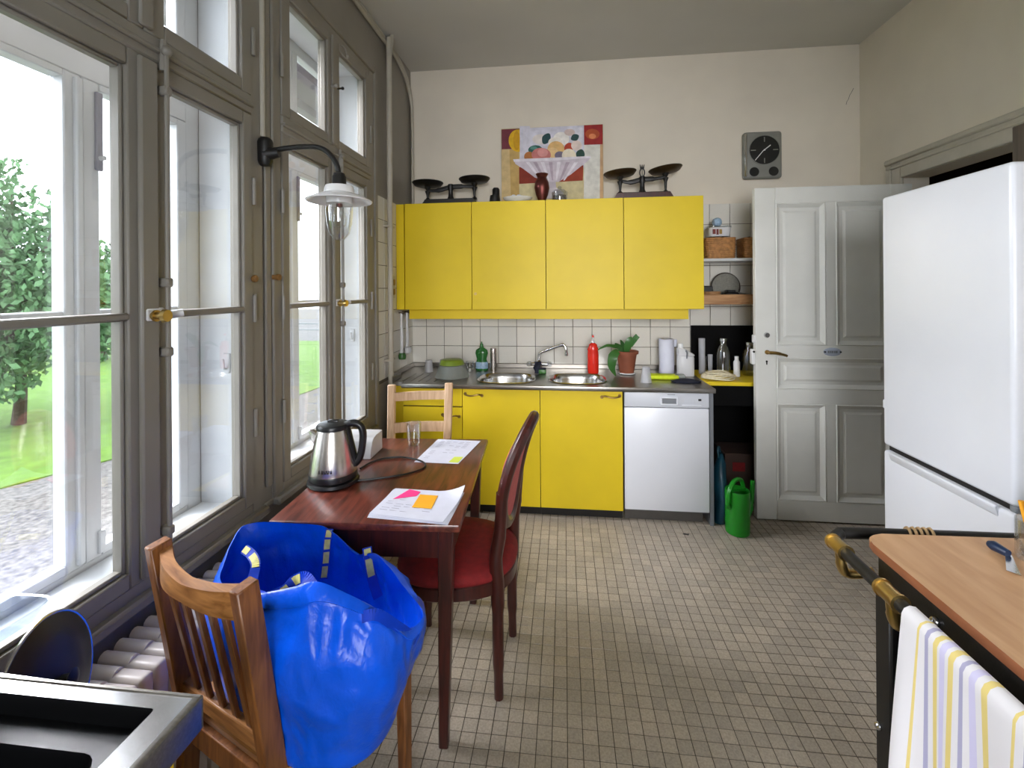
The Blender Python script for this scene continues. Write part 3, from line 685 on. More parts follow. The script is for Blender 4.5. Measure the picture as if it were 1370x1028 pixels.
# dishwasher
a, b_ = .366, .882
t = thing('dishwasher', 'white built-in dishwasher under the right end of the steel worktop', 'dishwasher', ((a+b_)/2, 3.28, 0))
MB().box(a+.003, b_, BF+.022, YB-.02, .07, ZB1).build('body', 'appliance_grey', t, world=True)
MB().box(a+.004, b_-.002, BF-.004, BF+.02, .083, .724, .005, 2).build('door', 'appliance_white', t, world=True)
cp = MB().box(a+.004, b_-.002, BF-.006, BF+.02, .728, .819, .004, 2).build('control_panel', 'appliance_panel', t, world=True)
xh = PX(895, 538, y=BF).x; hw_ = .052
h_ = MB()
for q in ((xh-hw_, xh+hw_, .786, .795), (xh-hw_, xh+hw_, .745, .752), (xh-hw_, xh-hw_+.009, .752, .786), (xh+hw_-.009, xh+hw_, .752, .786)): h_.box(q[0], q[1], BF-.014, BF-.004, q[2], q[3], .002)
h_.box(xh-hw_+.008, xh+hw_-.008, BF-.0075, BF-.0062, .752, .786, mi=1)
h_.build('handle', ['appliance_white', 'appliance_grey'], cp, world=True)
bt = MB(); xb = PX(912, 545, y=BF).x; xe = PX(938, 545, y=BF).x
bt.box(xb, xe, BF-.009, BF-.005, .742, .748, .001)
for i in range(5): bt.box(xb+.014+i*.019, xb+.018+i*.019, BF-.0075, BF-.005, .757, .776, mi=1)
bt.box(xe-.018, xe, BF-.0085, BF-.005, .772, .785, .001, mi=2);  MB().box(xh-.01, xh+.035, BF-.0068, BF-.0055, .806, .8095).build('badge', 'appliance_grey', cp, world=True)
bt.build('button_strip', ['appliance_white', 'appliance_panel', 'black_plastic', 'appliance_grey'], cp, world=True)
MB().box(a+.01, b_-.03, 3.0, 3.02, 0, .07).build('plinth', 'kick_grey', t, world=True)
tag(MB().box(.884, .907, BF+.002, YB-.01, .0, ZB1, .001).build('end_panel', 'appliance_grey'), 'narrow grey end panel right of the dishwasher', 'panel')
# steel worktop with two bowls
t = thing('worktop', 'long stainless steel worktop with two round sink bowls', 'worktop', (-.16, 3.27, .826))
def sq(cx, cy, rx, ry, n=40, e=2.8):
    out = []
    for k in range(n):
        an = 2*math.pi*k/n; x, y = math.cos(an), math.sin(an); q = (abs(x)**e+abs(y)**e)**(-1/e); out.append((cx+x*q*rx, cy+y*q*ry))
    return out
def plate(mb, outer, holes, z):
    es = []
    for lp in [outer]+holes:
        v = [mb.bm.verts.new((p[0], p[1], z)) for p in lp]
        es += [mb.bm.edges.new((v[i], v[(i+1) % len(v)])) for i in range(len(v))]
    bmesh.ops.triangle_fill(mb.bm, edges=es, use_beauty=True, normal=(0, 0, 1))
bowls = [(-.40, 3.165, .190, .172), (.085, 3.185, .188, .172)]
WT = .85
mb = MB(); plate(mb, [(-1.075, 2.93), (.915, 2.93), (.915, YB-.006), (XL+.0075, YB-.006), (XL+.0075, 3.14), (-1.155, 3.14), (-1.155, 2.99), (-1.075, 2.99)], [sq(*b) for b in bowls], WT)
mb.build('top_sheet', 'steel_top', t, world=True)
mb = MB().box(-1.075, .915, 2.926, 2.945, .824, WT+.002, .003, 2).box(.896, .915, 2.945, YB-.006, .826, WT+.001, .002).box(XL+.0075, .915, YB-.030, YB-.0075, WT, WT+.034, .003)
mb.box(XL+.0075, XL+.025, 3.14, YB-.03, WT, WT+.034, .003).box(-1.16, -1.145, 2.99, 3.14, WT, WT+.034, .003).box(-1.155, -1.075, 2.985, 2.998, .824, WT+.002, .002)
mb.build('edge', 'steel_top', t, world=True)
for cx, cy, rx, ry in bowls:
    m_ = MB(); rings = []
    for k, z_ in ((1.06, WT+.003), (1.03, WT+.006), (1.0, WT+.002), (.96, WT-.03), (.93, WT-.13), (.84, WT-.155), (.4, WT-.162), (.12, WT-.165)):
        rings.append([m_.bm.verts.new((x, y, z_)) for x, y in sq(cx, cy, rx*k, ry*k)])
    for A, B in zip(rings, rings[1:]):
        for i in range(40): m_.bm.faces.new((A[i], A[(i+1) % 40], B[(i+1) % 40], B[i]))
    m_.bm.faces.new(rings[-1]); m_.build('bowl', 'steel_bright', t, world=True, smooth=60)
m_ = MB()
for i in range(7): m_.box(-1.10+i*.055, -1.09+i*.055, 3.02, 3.30, WT, WT+.003, .001)
m_.build('drainer_rib', 'steel_top', t, world=True)
# mixer tap
t = thing('mixer_tap', 'chrome two-handle mixer tap with a bent swivel spout behind the sink', 'tap', (-.19, 3.43, WT+.0006))
MB().lathe([(0, 0), (.028, 0), (.026, .012), (.019, .016), (.019, .05), (.022, .055), (.022, .075), (.014, .085), (0, .09)], (-.19, 3.43, WT+.0006), 20).cyl((-.25, 3.43, WT+.058), (-.13, 3.43, WT+.058), .013, n=14).build('body', 'chrome', t, world=True)
MB().tube(spline([(-.188, 3.43, WT+.07), (-.19, 3.428, WT+.125), (-.165, 3.42, WT+.15), (-.03, 3.39, WT+.205), (-.005, 3.385, WT+.205), (.008, 3.382, WT+.18), (.011, 3.381, WT+.145)], 7), .0105, 12).cyl((.011, 3.381, WT+.15), (.011, 3.381, WT+.13), .013, n=12).build('spout', 'chrome', t, world=True)
for sx_ in (-1, 1):
    k_ = MB().lathe([(0, 0), (.012, 0), (.02, .006), (.023, .018), (.018, .03), (0, .034)], (0, 0, 0), 8, mat=Matrix.Translation((-.19+sx_*.06, 3.425, WT+.058)) @ Matrix.Rotation(R(90*sx_), 4, 'Y') @ Matrix.Rotation(R(-25), 4, 'X'))
    k_.build('tap_knob', 'plastic_clear', t, world=True)
cl = MB(); rnd = random.Random(3)
V = cl.grid(lambda u, v: Vector((-.225+.05*u+.006*math.sin(v*9), 3.385-.012*math.sin(u*6+v*5)-.03*v, WT+.085-.083*v)), 10, 12)
tag(cl.build('dish_cloth', 'navy_cloth'), 'dark blue dish cloth hanging over the base of the tap', 'cloth')
o = MB().box(-.19, -.135, 3.335, 3.37, WT+.001, WT+.035, .008, 2).box(-.19, -.135, 3.332, 3.373, WT+.033, WT+.043, .005, mi=1).build('sponge', ['leaf', 'navy_cloth']); tag(o, 'small green sponge lying in front of the tap', 'sponge')

# things on the worktop
def lathe_thing(name, label, cat, loc, prof, mat, group=None, n=24, sx=1, sy=1, squ=None, rz=0):
    o = MB().lathe(prof, (0, 0, 0), n, sx=sx, sy=sy, squ=squ).build(name, mat, loc=loc); o.rotation_euler = (0, 0, rz)
    return tag(o, label, cat, group)
def bottle(name, label, loc, parts, group=None, cat='bottle'):
    t = thing(name, label, cat, loc, group=group)
    for nm, prof, mat, kw in parts:
        MB().lathe(prof, (0, 0, 0), 22, **kw).build(nm, mat, t)
    return t
cup = [(0, .002), (.028, .002), (.034, .0), (.025, .085), (.024, .087), (0, .088)]
lathe_thing('plastic_cup', 'upturned white plastic cup at the left rim of the worktop', 'cup', (-1.015, 3.36, WT+.003), cup, 'cup_plastic', 'upturned cups on the worktop')
lathe_thing('plastic_cup', 'upturned white plastic cup touching the green and clear mixing bowl', 'cup', (-.915, 3.40, WT+.003), cup, 'cup_plastic', 'upturned cups on the worktop')
t = thing('mixing_bowl', 'upturned translucent bowl with a green base on the drainer', 'bowl', (-.79, 3.17, WT+.004))
MB().lathe([(.115, 0), (.122, .006), (.118, .012), (.09, .085), (.084, .088), (0, .09)], (0, 0, 0), 28).build('body', 'bowl_plastic', t)
MB().lathe([(.083, .0895), (.088, .09), (.078, .118), (.07, .124), (0, .125)], (0, 0, 0), 28).build('base', 'olive_plastic', t)
lathe_thing('tumbler', 'small clear glass standing between the bowl and the green soap bottle', 'glass', (-.715, 3.42, WT+.001), [(0, .004), (.026, 0), (.031, .075), (.029, .076), (.024, .008), (0, .008)], 'clear_glass')
bottle('soap_bottle', 'green washing-up liquid bottle with a pale blue label', (-.632, 3.47, WT+.001), [
    ('body', [(0, 0), (.042, 0), (.044, .01), (.043, .05), (.034, .085), (.045, .13), (.04, .155), (.016, .172), (.014, .18), (0, .18)], 'green_soap', dict(sx=1.1, sy=.62)),
    ('cap', [(0, .178), (.014, .178), (.013, .198), (.006, .203), (.005, .218), (0, .218)], 'green_soap', {}),
    ('label', [(.0445, .014), (.0455, .016), (.0445, .062), (.0435, .064)], 'label_blue', dict(sx=1.1, sy=.64))])
lathe_thing('pepper_mill', 'slim steel mill with a dark cap beside the green soap bottle', 'mill', (-.537, 3.44, WT+.001), [(0, 0), (.024, 0), (.024, .135), (.021, .137), (.021, .142), (.024, .144), (.023, .172), (0, .175)], 'steel_brushed')
bottle('soap_bottle', 'red squeeze bottle of washing-up liquid behind the right sink bowl', (.205, 3.40, WT+.001), [
    ('body', [(0, 0), (.034, 0), (.038, .012), (.038, .14), (.036, .165), (.04, .175), (.03, .195), (.028, .21), (.013, .222), (0, .223)], 'red_soap', dict(sx=1.05, sy=.75)),
    ('cap', [(0, .222), (.0125, .222), (.011, .24), (.006, .243), (.006, .262), (.003, .268), (0, .268)], 'white_plastic', {}),
    ('nozzle', [(0, .262), (.008, .262), (.007, .278), (0, .28)], 'red_soap', {})])
# potted plant
t = thing('potted_plant', 'small houseplant with drooping strap leaves in a terracotta pot', 'plant', (.445, 3.40, WT+.001))
MB().lathe([(0, .0), (.05, 0), (.062, .004), (.064, .012), (.058, .012), (.05, .006), (0, .006)], (0, 0, 0), 26).build('saucer', 'white_ceramic', t)
MB().lathe([(0, .008), (.05, .008), (.071, .145), (.083, .147), (.085, .166), (.078, .168), (.072, .15), (0, .15)], (0, 0, 0), 26).build('pot', 'terracotta', t)
MB().lathe([(.073, .149), (.05, .153), (0, .156)], (0, 0, 0), 20).build('soil', 'soil', t)
def leaf(pts, wds, t):
    mb = MB(); P_ = spline(pts, 5); n_ = len(P_)
    for sg in (1,):
        rows = []
        for i, p in enumerate(P_):
            f = i/(n_-1)*(len(wds)-1); k = int(min(f, len(wds)-2)); w_ = wds[k]+(wds[k+1]-wds[k])*(f-k)
            t_ = (P_[min(i+1, n_-1)]-P_[max(i-1, 0)]).normalized(); sd = t_.cross(Vector((.25, -.6, .75)).normalized()).normalized()
            rows.append([mb.bm.verts.new(p-sd*w_+Vector((0, 0, .25*w_))), mb.bm.verts.new(p), mb.bm.verts.new(p+sd*w_+Vector((0, 0, .25*w_)))])
        for A, B in zip(rows, rows[1:]):
            for q in (0, 1): mb.bm.faces.new((A[q], A[q+1], B[q+1], B[q]))
    mb.bm.normal_update(); bmesh.ops.solidify(mb.bm, geom=mb.bm.faces[:], thickness=.002)
    mb.build('leaf', 'leaf', t)
leaf([(-.02, 0, .15), (-.06, -.02, .19), (-.10, -.03, .20), (-.14, -.03, .205), (-.19, -.03, .185), (-.21, -.03, .17)], [.012, .02, .016, .012, .006, .001], t)
leaf([(-.03, -.02, .15), (-.07, -.06, .165), (-.105, -.09, .13), (-.115, -.10, .06), (-.09, -.11, .003)], [.01, .022, .034, .03, .004], t)
leaf([(0, 0, .15), (.01, -.01, .20), (.022, -.015, .24), (.04, -.015, .262)], [.016, .03, .024, .01], t)
leaf([(-.01, .01, .15), (-.03, 0, .21), (-.045, -.01, .245)], [.016, .022, .003], t)
leaf([(.03, 0, .20), (.055, -.01, .245), (.078, -.015, .275)], [.014, .02, .018], t)
leaf([(-.01, .02, .15), (-.05, .03, .19), (-.08, .03, .215)], [.012, .022, .004], t)
lathe_thing('drinking_glass', 'upturned pale ribbed glass on the worktop in front of the plant', 'glass', (.53, 3.10, WT+.001), [(0, .003), (.03, .003), (.036, 0), (.024, .1), (.022, .102), (0, .102)], 'cup_plastic')
o = MB().box(-.10, .10, -.045, .045, .006, .036, .012, 3).box(.075, .145, -.03, .03, .006, .04, .012, 2, mi=1).build('cloth_pack', ['lime_cloth', 'bowl_plastic'], loc=(.665, 3.235, WT-.005)); o.rotation_euler = (0, 0, R(-5)); tag(o, 'lime yellow folded cleaning cloth in front of the paper towel roll', 'cloth')
t = thing('paper_towel_roll', 'white paper towel roll standing upright against the tiles', 'paper towel', (.735, 3.45, WT+.001))
MB().lathe([(0, 0), (.052, 0), (.053, .004), (.053, .246), (.05, .25), (.022, .25), (.02, .235), (0, .235)], (0, 0, 0), 30).build('paper', 'paper', t)
MB().box(.04, .075, -.004, .004, .19, .245, .003).build('loose_end', 'paper', t)
t = thing('detergent_jug', 'white plastic detergent jug with a loop handle', 'jug', (.845, 3.36, WT+.001))
mb = MB().lathe([(0, 0), (.05, 0), (.054, .008), (.054, .13), (.05, .14), (0, .142)], (0, 0, 0), 26, sx=1.05, sy=.7, squ=4)
mb.prism([(-.054, .138), (.056, .138), (.058, .15), (-.015, .198), (-.054, .198)], -.03, .03, 'xz', .006)
mb.build('body', 'white_plastic', t)
MB().cyl((-.032, 0, .19), (-.032, 0, .225), .019, .017, n=16).build('cap', 'white_ceramic', t)
MB().tube(spline([(.0, -.034, .125), (.004, -.037, .165), (-.006, -.035, .182)], 4), .006, 8).build('grip', 'appliance_grey', t)
o = MB().lathe([(0, 0), (.07, 0), (.075, .008), (.03, .022), (0, .025)], (0, 0, 0), 18, sx=1.3, sy=.6).build('rag', 'navy_cloth', loc=(.79, 3.13, WT+.001)); tag(o, 'crumpled dark rag near the right end of the steel worktop', 'rag')

# ------------------------------------------------------------------ side counter, black splash panel and the things on it
t = thing('side_counter', 'yellow topped side counter on a dark frame right of the dishwasher', 'counter', (1.4, 3.36, 0))
MB().box(.918, 2.0, 3.15, YB-.012, .826, .85, .002).build('top', 'yellow_laminate', t, world=True)
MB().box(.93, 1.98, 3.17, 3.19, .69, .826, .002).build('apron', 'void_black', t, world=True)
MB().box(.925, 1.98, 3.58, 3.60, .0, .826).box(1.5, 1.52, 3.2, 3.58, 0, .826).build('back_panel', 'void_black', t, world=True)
for x_ in (.935, 1.95): MB().box(x_, x_+.035, 3.175, 3.21, 0, .826, .002).build('leg', 'black_paint', t, world=True)
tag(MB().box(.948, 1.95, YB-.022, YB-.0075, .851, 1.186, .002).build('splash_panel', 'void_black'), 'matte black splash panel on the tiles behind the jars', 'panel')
def jar(label, x, y, r_, h, neck=.5, cap=None, mat='clear_glass', cat='jar', group=None):
    parts = [('body', [(0, .003), (r_*.9, 0), (r_, .01), (r_, h*.62), (r_*.85, h*.76), (r_*neck, h*.86), (r_*neck, h), (r_*neck*.85, h), (r_*neck*.85, h*.87), (r_*.8, h*.74), (r_*.93, h*.6), (r_*.93, .012), (0, .012)], mat, {})]
    if cap: parts.append(('lid', [(0, h*.97), (r_*neck*1.1, h*.97), (r_*neck*1.1, h+.012), (0, h+.013)], cap, {}))
    return bottle('glass_jar', label, (x, y, .8505), parts, group, cat)
p = PX(973, 505, z=.85); jar('tall clear glass bottle with a narrow neck on the yellow counter', 1.125, 3.43, .046, .245, .5, 'steel_bright', cat='bottle')
jar('second clear glass bottle half hidden behind the door edge', 1.30, 3.42, .05, .22, .55, 'steel_bright', cat='bottle')
lathe_thing('glass_tube', 'tall slim grey spaghetti tube in front of the black panel', 'jar', (.98, 3.44, .8505), [(0, .002), (.022, 0), (.022, .255), (.019, .256), (.019, .008), (0, .008)], 'cup_plastic')
lathe_thing('small_glass', 'small clear glass next to the slim tube', 'glass', (1.055, 3.50, .8505), [(0, .003), (.014, 0), (.017, .13), (.015, .131), (.012, .006), (0, .006)], 'cup_plastic')
lathe_thing('small_glass', 'tiny clear glass right behind the cable coil', 'glass', (1.025, 3.52, .8505), [(0, .003), (.013, 0), (.015, .115), (.013, .116), (.011, .006), (0, .006)], 'clear_glass')
bottle('small_bottle', 'small white bottle between the two glass bottles', (1.19, 3.36, .8505), [('body', [(0, 0), (.02, 0), (.021, .005), (.021, .10), (.012, .115), (0, .116)], 'white_plastic', {}), ('cap', [(0, .115), (.013, .115), (.013, .14), (0, .141)], 'white_ceramic', {})])
mb = MB()
for k in range(5):
    rr_ = .11-.008*k; pts = [(rr_*math.cos(a_)*1.0+.01*math.sin(3*a_+k), rr_*.72*math.sin(a_)+.006*math.cos(2*a_+k), .006+.008*k+.008*math.sin(2*a_+1.3*k)*.5+.004) for a_ in [2*math.pi*i/28 for i in range(28)]]
    mb.tube(pts, .0052, 6, closed=True)
mb.box(-.02, .045, -.02, .02, .022, .04, .006)
o = mb.build('cable_coil', 'rope', loc=(1.035, 3.255, .8505)); tag(o, 'cream coloured extension cable coiled on the yellow counter', 'cable')
# below the counter
t = thing('watering_can', 'bright green plastic watering can on the floor beside the door', 'watering can', (1.02, 2.885, 0))
mb = MB().lathe([(0, .004), (.058, .003), (.066, .01), (.068, .03), (.068, .255), (.066, .262), (.063, .258), (.064, .03), (0, .02)], (0, 0, 0), 32)
mb.prism([(.0665*math.cos(R(a_)), .0665*math.sin(R(a_))) for a_ in range(20, 201, 12)], .25, .262)
mb.build('body', 'green_can', t)
MB().tube(spline([(-.058, -.035, .165), (-.072, -.045, .20), (-.06, -.04, .27), (-.02, -.01, .315), (.03, .03, .31), (.05, .045, .265)], 6), .0105, 10, flat=1.3).build('handle', 'green_can', t)
MB().tube(spline([(.05, .03, .06), (.10, .06, .15), (.115, .07, .29)], 6), [.02]*6+[.013]*7, 10).build('spout', 'green_can', t)
t = thing('plastic_bag', 'teal plastic bag slumped in the dark gap beside the dishwasher', 'bag', (.968, 3.035, 0))
mb = MB(); prof = [(.05, 0), (.06, .03), (.058, .15), (.052, .28), (.035, .36), (.012, .42)]
mb.lathe([(0, 0)]+prof+[(0, .425)], (0, 0, 0), 20, sx=.85, sy=1.45)
for v in mb.bm.verts: v.co += Vector((.012*math.sin(v.co.z*20+v.co.y*25), .012*math.sin(v.co.z*17+1), 0))
mb.build('body', 'teal_plastic', t)
MB().tube(spline([(-.01, -.01, .40), (-.015, -.01, .45), (.0, .01, .46), (.012, .02, .40)], 5), .006, 6).build('handle', 'teal_plastic', t)
t = thing('storage_box', 'dark cardboard box with reddish print under the side counter', 'box', (1.27, 3.4, 0))
MB().box(-.19, .19, -.12, .12, 0, .34, .004).build('body', 'hall_brown', t); MB().box(-.14, -.06, -.123, -.119, .22, .28).box(.0, .1, -.123, -.119, .24, .31).build('print', 'red_fabric', t)
# a scrap on the floor
p = PX(918, 716, z=0); o = MB().prism([(-.02, 0), (-.006, .012), (.006, .004), (.02, .008), (.012, -.008), (-.004, -.004)], .0025, .005).build('leaf_scrap', 'black_iron', loc=(p.x, p.y, 0)); tag(o, 'tiny dark scrap lying on the tiles in front of the dishwasher', 'scrap')

# ------------------------------------------------------------------ open shelves right of the cabinets
t = thing('wall_shelf', 'upper white wall shelf holding wicker baskets', 'shelf', (1.45, 3.48, 1.655))
MB().box(.952, 1.95, 3.37, YB-.008, 1.656, 1.676, .002).build('board', 'window_paint', t, world=True); MB().box(1.6, 1.62, 3.4, YB-.008, 1.55, 1.656, .002).build('bracket', 'window_paint', t, world=True)
t = thing('wall_shelf', 'lower wooden wall shelf with a raised front edge', 'shelf', (1.45, 3.48, 1.36))
MB().box(.952, 1.95, 3.37, YB-.008, 1.355, 1.372, .002).build('board', 'shelf_wood', t, world=True); MB().box(.952, 1.95, 3.36, 3.375, 1.352, 1.422, .003).build('front_edge', 'shelf_wood', t, world=True)
MB().box(1.6, 1.62, 3.4, YB-.008, 1.25, 1.355, .002).build('bracket', 'shelf_wood', t, world=True)
def basket(label, x, y, z, w_, d_, h):
    t = thing('wicker_basket', label, 'basket', (x, y, z), group='wicker baskets on the upper shelf')
    m_ = MB().lathe([(0, 0), (.46, .0), (.475, .1), (.5, 1), (.47, 1), (.45, .08), (0, .06)], (0, 0, 0), 40, squ=5)
    for v in m_.bm.verts: v.co = Vector((v.co.x*w_, v.co.y*d_, v.co.z*h))
    m_.build('body', 'wicker', t)
    r_ = MB()
    n_ = 11
    for k in range(n_):
        f = .475+.025*k/(n_-1); pts = []
        for i in range(40):
            a_ = 2*math.pi*i/40; x_, y_ = math.cos(a_), math.sin(a_); q = (abs(x_)**5+abs(y_)**5)**(-.2); wob = 1+.006*math.sin(i*math.pi+k*math.pi)
            pts.append((x_*q*f*w_*wob, y_*q*f*d_*wob, h*(.06+.92*k/(n_-1))))
        r_.tube(pts, .0042, 5, closed=True)
    r_.build('weave', 'wicker', t)
    c_ = MB()
    for k in range(5): c_.box(-w_*.36+k*w_*.14, -w_*.27+k*w_*.14, -d_*.3, d_*.3, h*.5, h*(1.02+.05*(k % 2)), .004)
    c_.build('contents', 'kick_black', t)
basket('larger wicker basket on the upper shelf, carrying a white box', 1.105, 3.485, 1.6765, .215, .20, .148)
basket('smaller wicker basket on the upper shelf, partly behind the door', 1.335, 3.485, 1.6765, .15, .19, .145)
t = thing('plastic_tub', 'white plastic food tub with a printed side on the larger basket', 'tub', (1.105, 3.47, 1.836))
MB().lathe([(0, 0), (.44, 0), (.5, 1), (.47, 1), (.42, .06), (0, .05)], (0, 0, 0), 32, squ=5).build('body', 'white_plastic', t)
for o in t.children:
    for v in o.data.vertices: v.co = Vector((v.co.x*.16, v.co.y*.13, v.co.z*.062))
m_ = MB().lathe([(0, 0), (.52, 0), (.52, 1), (0, 1)], (0, 0, 0), 32, squ=5)
for v in m_.bm.verts: v.co = Vector((v.co.x*.16, v.co.y*.13, .062+v.co.z*.012))
m_.build('lid', 'plastic_clear', t)
MB().box(-.055, -.035, -.067, -.064, .015, .05).box(-.03, -.015, -.067, -.064, .01, .05).box(-.01, .008, -.067, -.064, .015, .048, mi=1).build('print', ['copper', 'old_brass'], t)
mb = MB().lathe([(0, 0), (.018, .002), (.032, .02), (.034, .036), (.026, .056), (.012, .064), (0, .066)], (0, 0, 0), 18)
tag(mb.build('glass_ball', 'label_blue', loc=(1.10, 3.47, 1.9105)), 'round bluish glass ball on top of the white food tub', 'ball')
p = PX(975, 372, y=3.57)
t = thing('round_sieve', 'round flour sieve leaning upright on the lower shelf', 'sieve', (1.19, 3.57, 1.372))
c = Vector((0, 0, .105))
mb = MB(); ring = [(.1*math.cos(a_), .012*math.sin(a_), .105+.1*math.sin(a_)) for a_ in [2*math.pi*i/36 for i in range(36)]]
mb.tube(ring, .006, 6, closed=True); mb.build('rim', 'dark_wood', t)
mb = MB(); mb.lathe([(0, 0), (.097, 0), (.097, .002), (0, .002)], (0, 0, 0), 32, mat=Matrix.Translation(c) @ Matrix.Rotation(R(90), 4, 'X')); mb.build('mesh', 'sieve_mesh', t)
lathe_thing('wooden_bowl', 'small wooden bowl on the lower shelf beside the yellow cabinet', 'bowl', (1.055, 3.46, 1.3725), [(0, .0), (.03, 0), (.055, .03), (.062, .07), (.058, .07), (.05, .034), (0, .012)], 'shelf_wood')
t = thing('hand_tool', 'dark wooden handled kitchen tool lying across the lower shelf', 'tool', (1.30, 3.45, 1.3725))
MB().bar((-.02, .02, .045), (.09, -.03, .015), .022, .018, .004).build('handle', 'dark_wood', t); MB().bar((-.09, .05, .062), (-.02, .02, .045), .04, .008, .002).build('blade', 'steel_bright', t)
o = MB().box(-.05, .05, -.04, .04, 0, .065, .01).box(-.03, .03, -.03, .03, .06, .08, .006).build('black_box', 'black_paint', loc=(1.175, 3.43, 1.3725)); tag(o, 'low black box on the lower shelf in front of the sieve', 'box')
o = MB().box(-.06, .06, -.035, .035, 0, .11, .006).build('dark_tin', 'black_iron', loc=(1.03, 3.57, 1.3725)); tag(o, 'dark tin at the back of the lower shelf behind the wooden bowl', 'tin')

# ------------------------------------------------------------------ on top of the wall cabinets
ZC = 2.0985
def kscale(name, label, cx, base_mats, hw, h1, pans, tilt, orn, base_h):
    t = thing(name, label, 'scale', (cx, 3.44, ZC), group='old kitchen scales on the wall cabinets')
    b = MB().prism([(-hw, 0), (hw, 0), (hw-.025, base_h*.55), (hw-.04, base_h), (-hw+.04, base_h), (-hw+.025, base_h*.55)], -.065, .065, 'xz', .004)
    b.build('base', base_mats, t)
    c = MB().lathe([(0, base_h), (.03, base_h), (.018, base_h+.03), (.016, h1-.03), (.024, h1-.015), (.02, h1+.02), (0, h1+.022)], (0, 0, 0), 14)
    if orn:
        pts = [(.017*math.sin(a_), 0, h1+.05-.03*math.cos(a_)) for a_ in [2*math.pi*i/16 for i in range(16)]]; c.tube(pts, .0045, 6, closed=True)
        c.cyl((0, 0, h1+.02), (0, 0, h1+.08), .003, n=6).box(-.014, .014, -.006, .006, h1+.078, h1+.084)
        for dx in (-.015, 0, .015): c.tube([(dx*.6, 0, h1+.082), (dx, 0, h1+.11)], [.006, .002], 6)
    c.build('column', 'black_iron', t)
    tl = [(p[1]) for p in pans]
    bm_ = MB().tube(spline([(pans[0][0], 0, pans[0][1]-.045), (pans[0][0]*.55, 0, h1-.018+tilt*-.5), (0, 0, h1), (pans[1][0]*.55, 0, h1+.002), (pans[1][0], 0, pans[1][1]-.045)], 5), [.013]*5+[.018]*10+[.013]*6, 8, flat=.6)
    bm_.build('beam', 'black_iron', t)
    for x_, z_, ang in pans:
        s = MB().lathe([(0, -.05), (.008, -.05), (.02, -.03), (.03, -.012), (.03, -.008), (0, -.006)], (x_, 0, z_), 14).lathe([(.02, base_h), (.016, base_h+.014), (.008, base_h+.022), (.011, z_-.08), (.022, z_-.05), (0, z_-.048)], (x_, 0, 0), 10)
        s.build('pan_support', 'black_iron', t)
        MB().lathe([(0, -.02), (.06, -.018), (.10, -.008), (.119, .014), (.118, .018), (.1, .0), (.06, -.008), (0, -.01)], (x_, 0, z_), 32, mat=Matrix.Rotation(R(ang), 4, 'Y')).build('pan', 'dark_brass' if orn else 'black_iron', t)
kscale('kitchen_scale', 'black cast iron balance scale on the left wall cabinets', -.858, 'black_iron', .225, .155, [(-.18, .178, 0), (.185, .196, -2)], .01, False, .055)
kscale('kitchen_scale', 'balance scale with a lyre finial and wooden base on the right cabinet', .570, 'dark_mahogany', .225, .165, [(-.158, .205, -5), (.165, .222, -7)], .0, True, .062)
# fruit bowl painting leaning on the wall
t = thing('painting', 'canvas painting of a white fruit bowl leaning on the back wall', 'painting', (-.09, 3.60, ZC))
Wp, Hp = .785, .628
MB().box(-Wp/2, Wp/2, -.030, -.006, 0, Hp, .003).build('canvas', 'canvas_cream', t)
def pm(u, v):   # photograph sample -> canvas plane
    s = (u-671)/136.; vt = 174-8*s; vb = 283-4.*s
    return (-Wp/2+s*Wp, Hp*(1-(v-vt)/(vb-vt)))
pr = MB(); pmats = []
def col_mat(c):
    nm = 'oil_%02x%02x%02x' % c
    if nm not in MATS: M(nm, c, .75, var=.14, scale=22, detail=5)
    if nm not in pmats: pmats.append(nm)
    return pmats.index(nm)
lay = [0]
def shape(pts, c):
    lay[0] += 1; d = -.0305-.00012*lay[0]
    vs = [pr.bm.verts.new((x, d, z)) for x, z in pts]
    f = pr.bm.faces.new(vs); f.material_index = col_mat(c)
    f.normal_update()
    if f.normal.y > 0: f.normal_flip()
def poly(uvs, c): shape([pm(*q) for q in uvs], c)
def ell(u, v, a, b, c, rot=0, n=22, pinch=0):
    a *= 1.18; b *= 1.18; pts = []
    for k in range(n):
        an = 2*math.pi*k/n; x, y = a*math.cos(an), b*math.sin(an)
        if pinch: y *= (1-abs(math.cos(an))**2*pinch)
        pts.append(pm(u+x*math.cos(rot)-y*math.sin(rot), v+x*math.sin(rot)+y*math.cos(rot)))
    shape(pts, c)
poly([(671, 202), (695, 201), (695, 283), (671, 284)], (206, 180, 130)); poly([(682, 202), (695, 201), (695, 283), (684, 284)], (190, 158, 96))
poly([(671.5, 175), (696, 173.4), (696, 201), (671.5, 202)], (112, 48, 60)); ell(694, 190, 11, 13, (222, 176, 30)); poly([(696.2, 170), (710, 170), (710, 212), (696.2, 212)], (206, 204, 216))
ell(692, 190, 4, 11, (200, 150, 20))
poly([(696.5, 173), (782, 168), (782, 226), (696, 228)], (206, 204, 216)); poly([(700, 178), (738, 174), (740, 196), (704, 200)], (212, 210, 222)); poly([(760, 172), (780, 171), (780, 200), (765, 196)], (214, 212, 222))
poly([(782, 168), (806.5, 166.5), (806.5, 194), (782, 195)], (150, 34, 36)); ell(793, 180, 8, 6, (176, 80, 42)); ell(793, 183, 4, 3, (214, 130, 84))
poly([(782, 195), (806.5, 194), (806.5, 280), (781, 281)], (214, 212, 204)); poly([(803, 194), (806.5, 194), (806.5, 280), (802, 280)], (196, 160, 120))
poly([(695, 226), (781, 223), (780, 244), (695, 249)], (150, 58, 34)); poly([(695, 226), (716, 225), (718, 247), (695, 249)], (134, 46, 28))
poly([(695, 249), (780, 244), (780, 281), (695, 283)], (204, 192, 150))
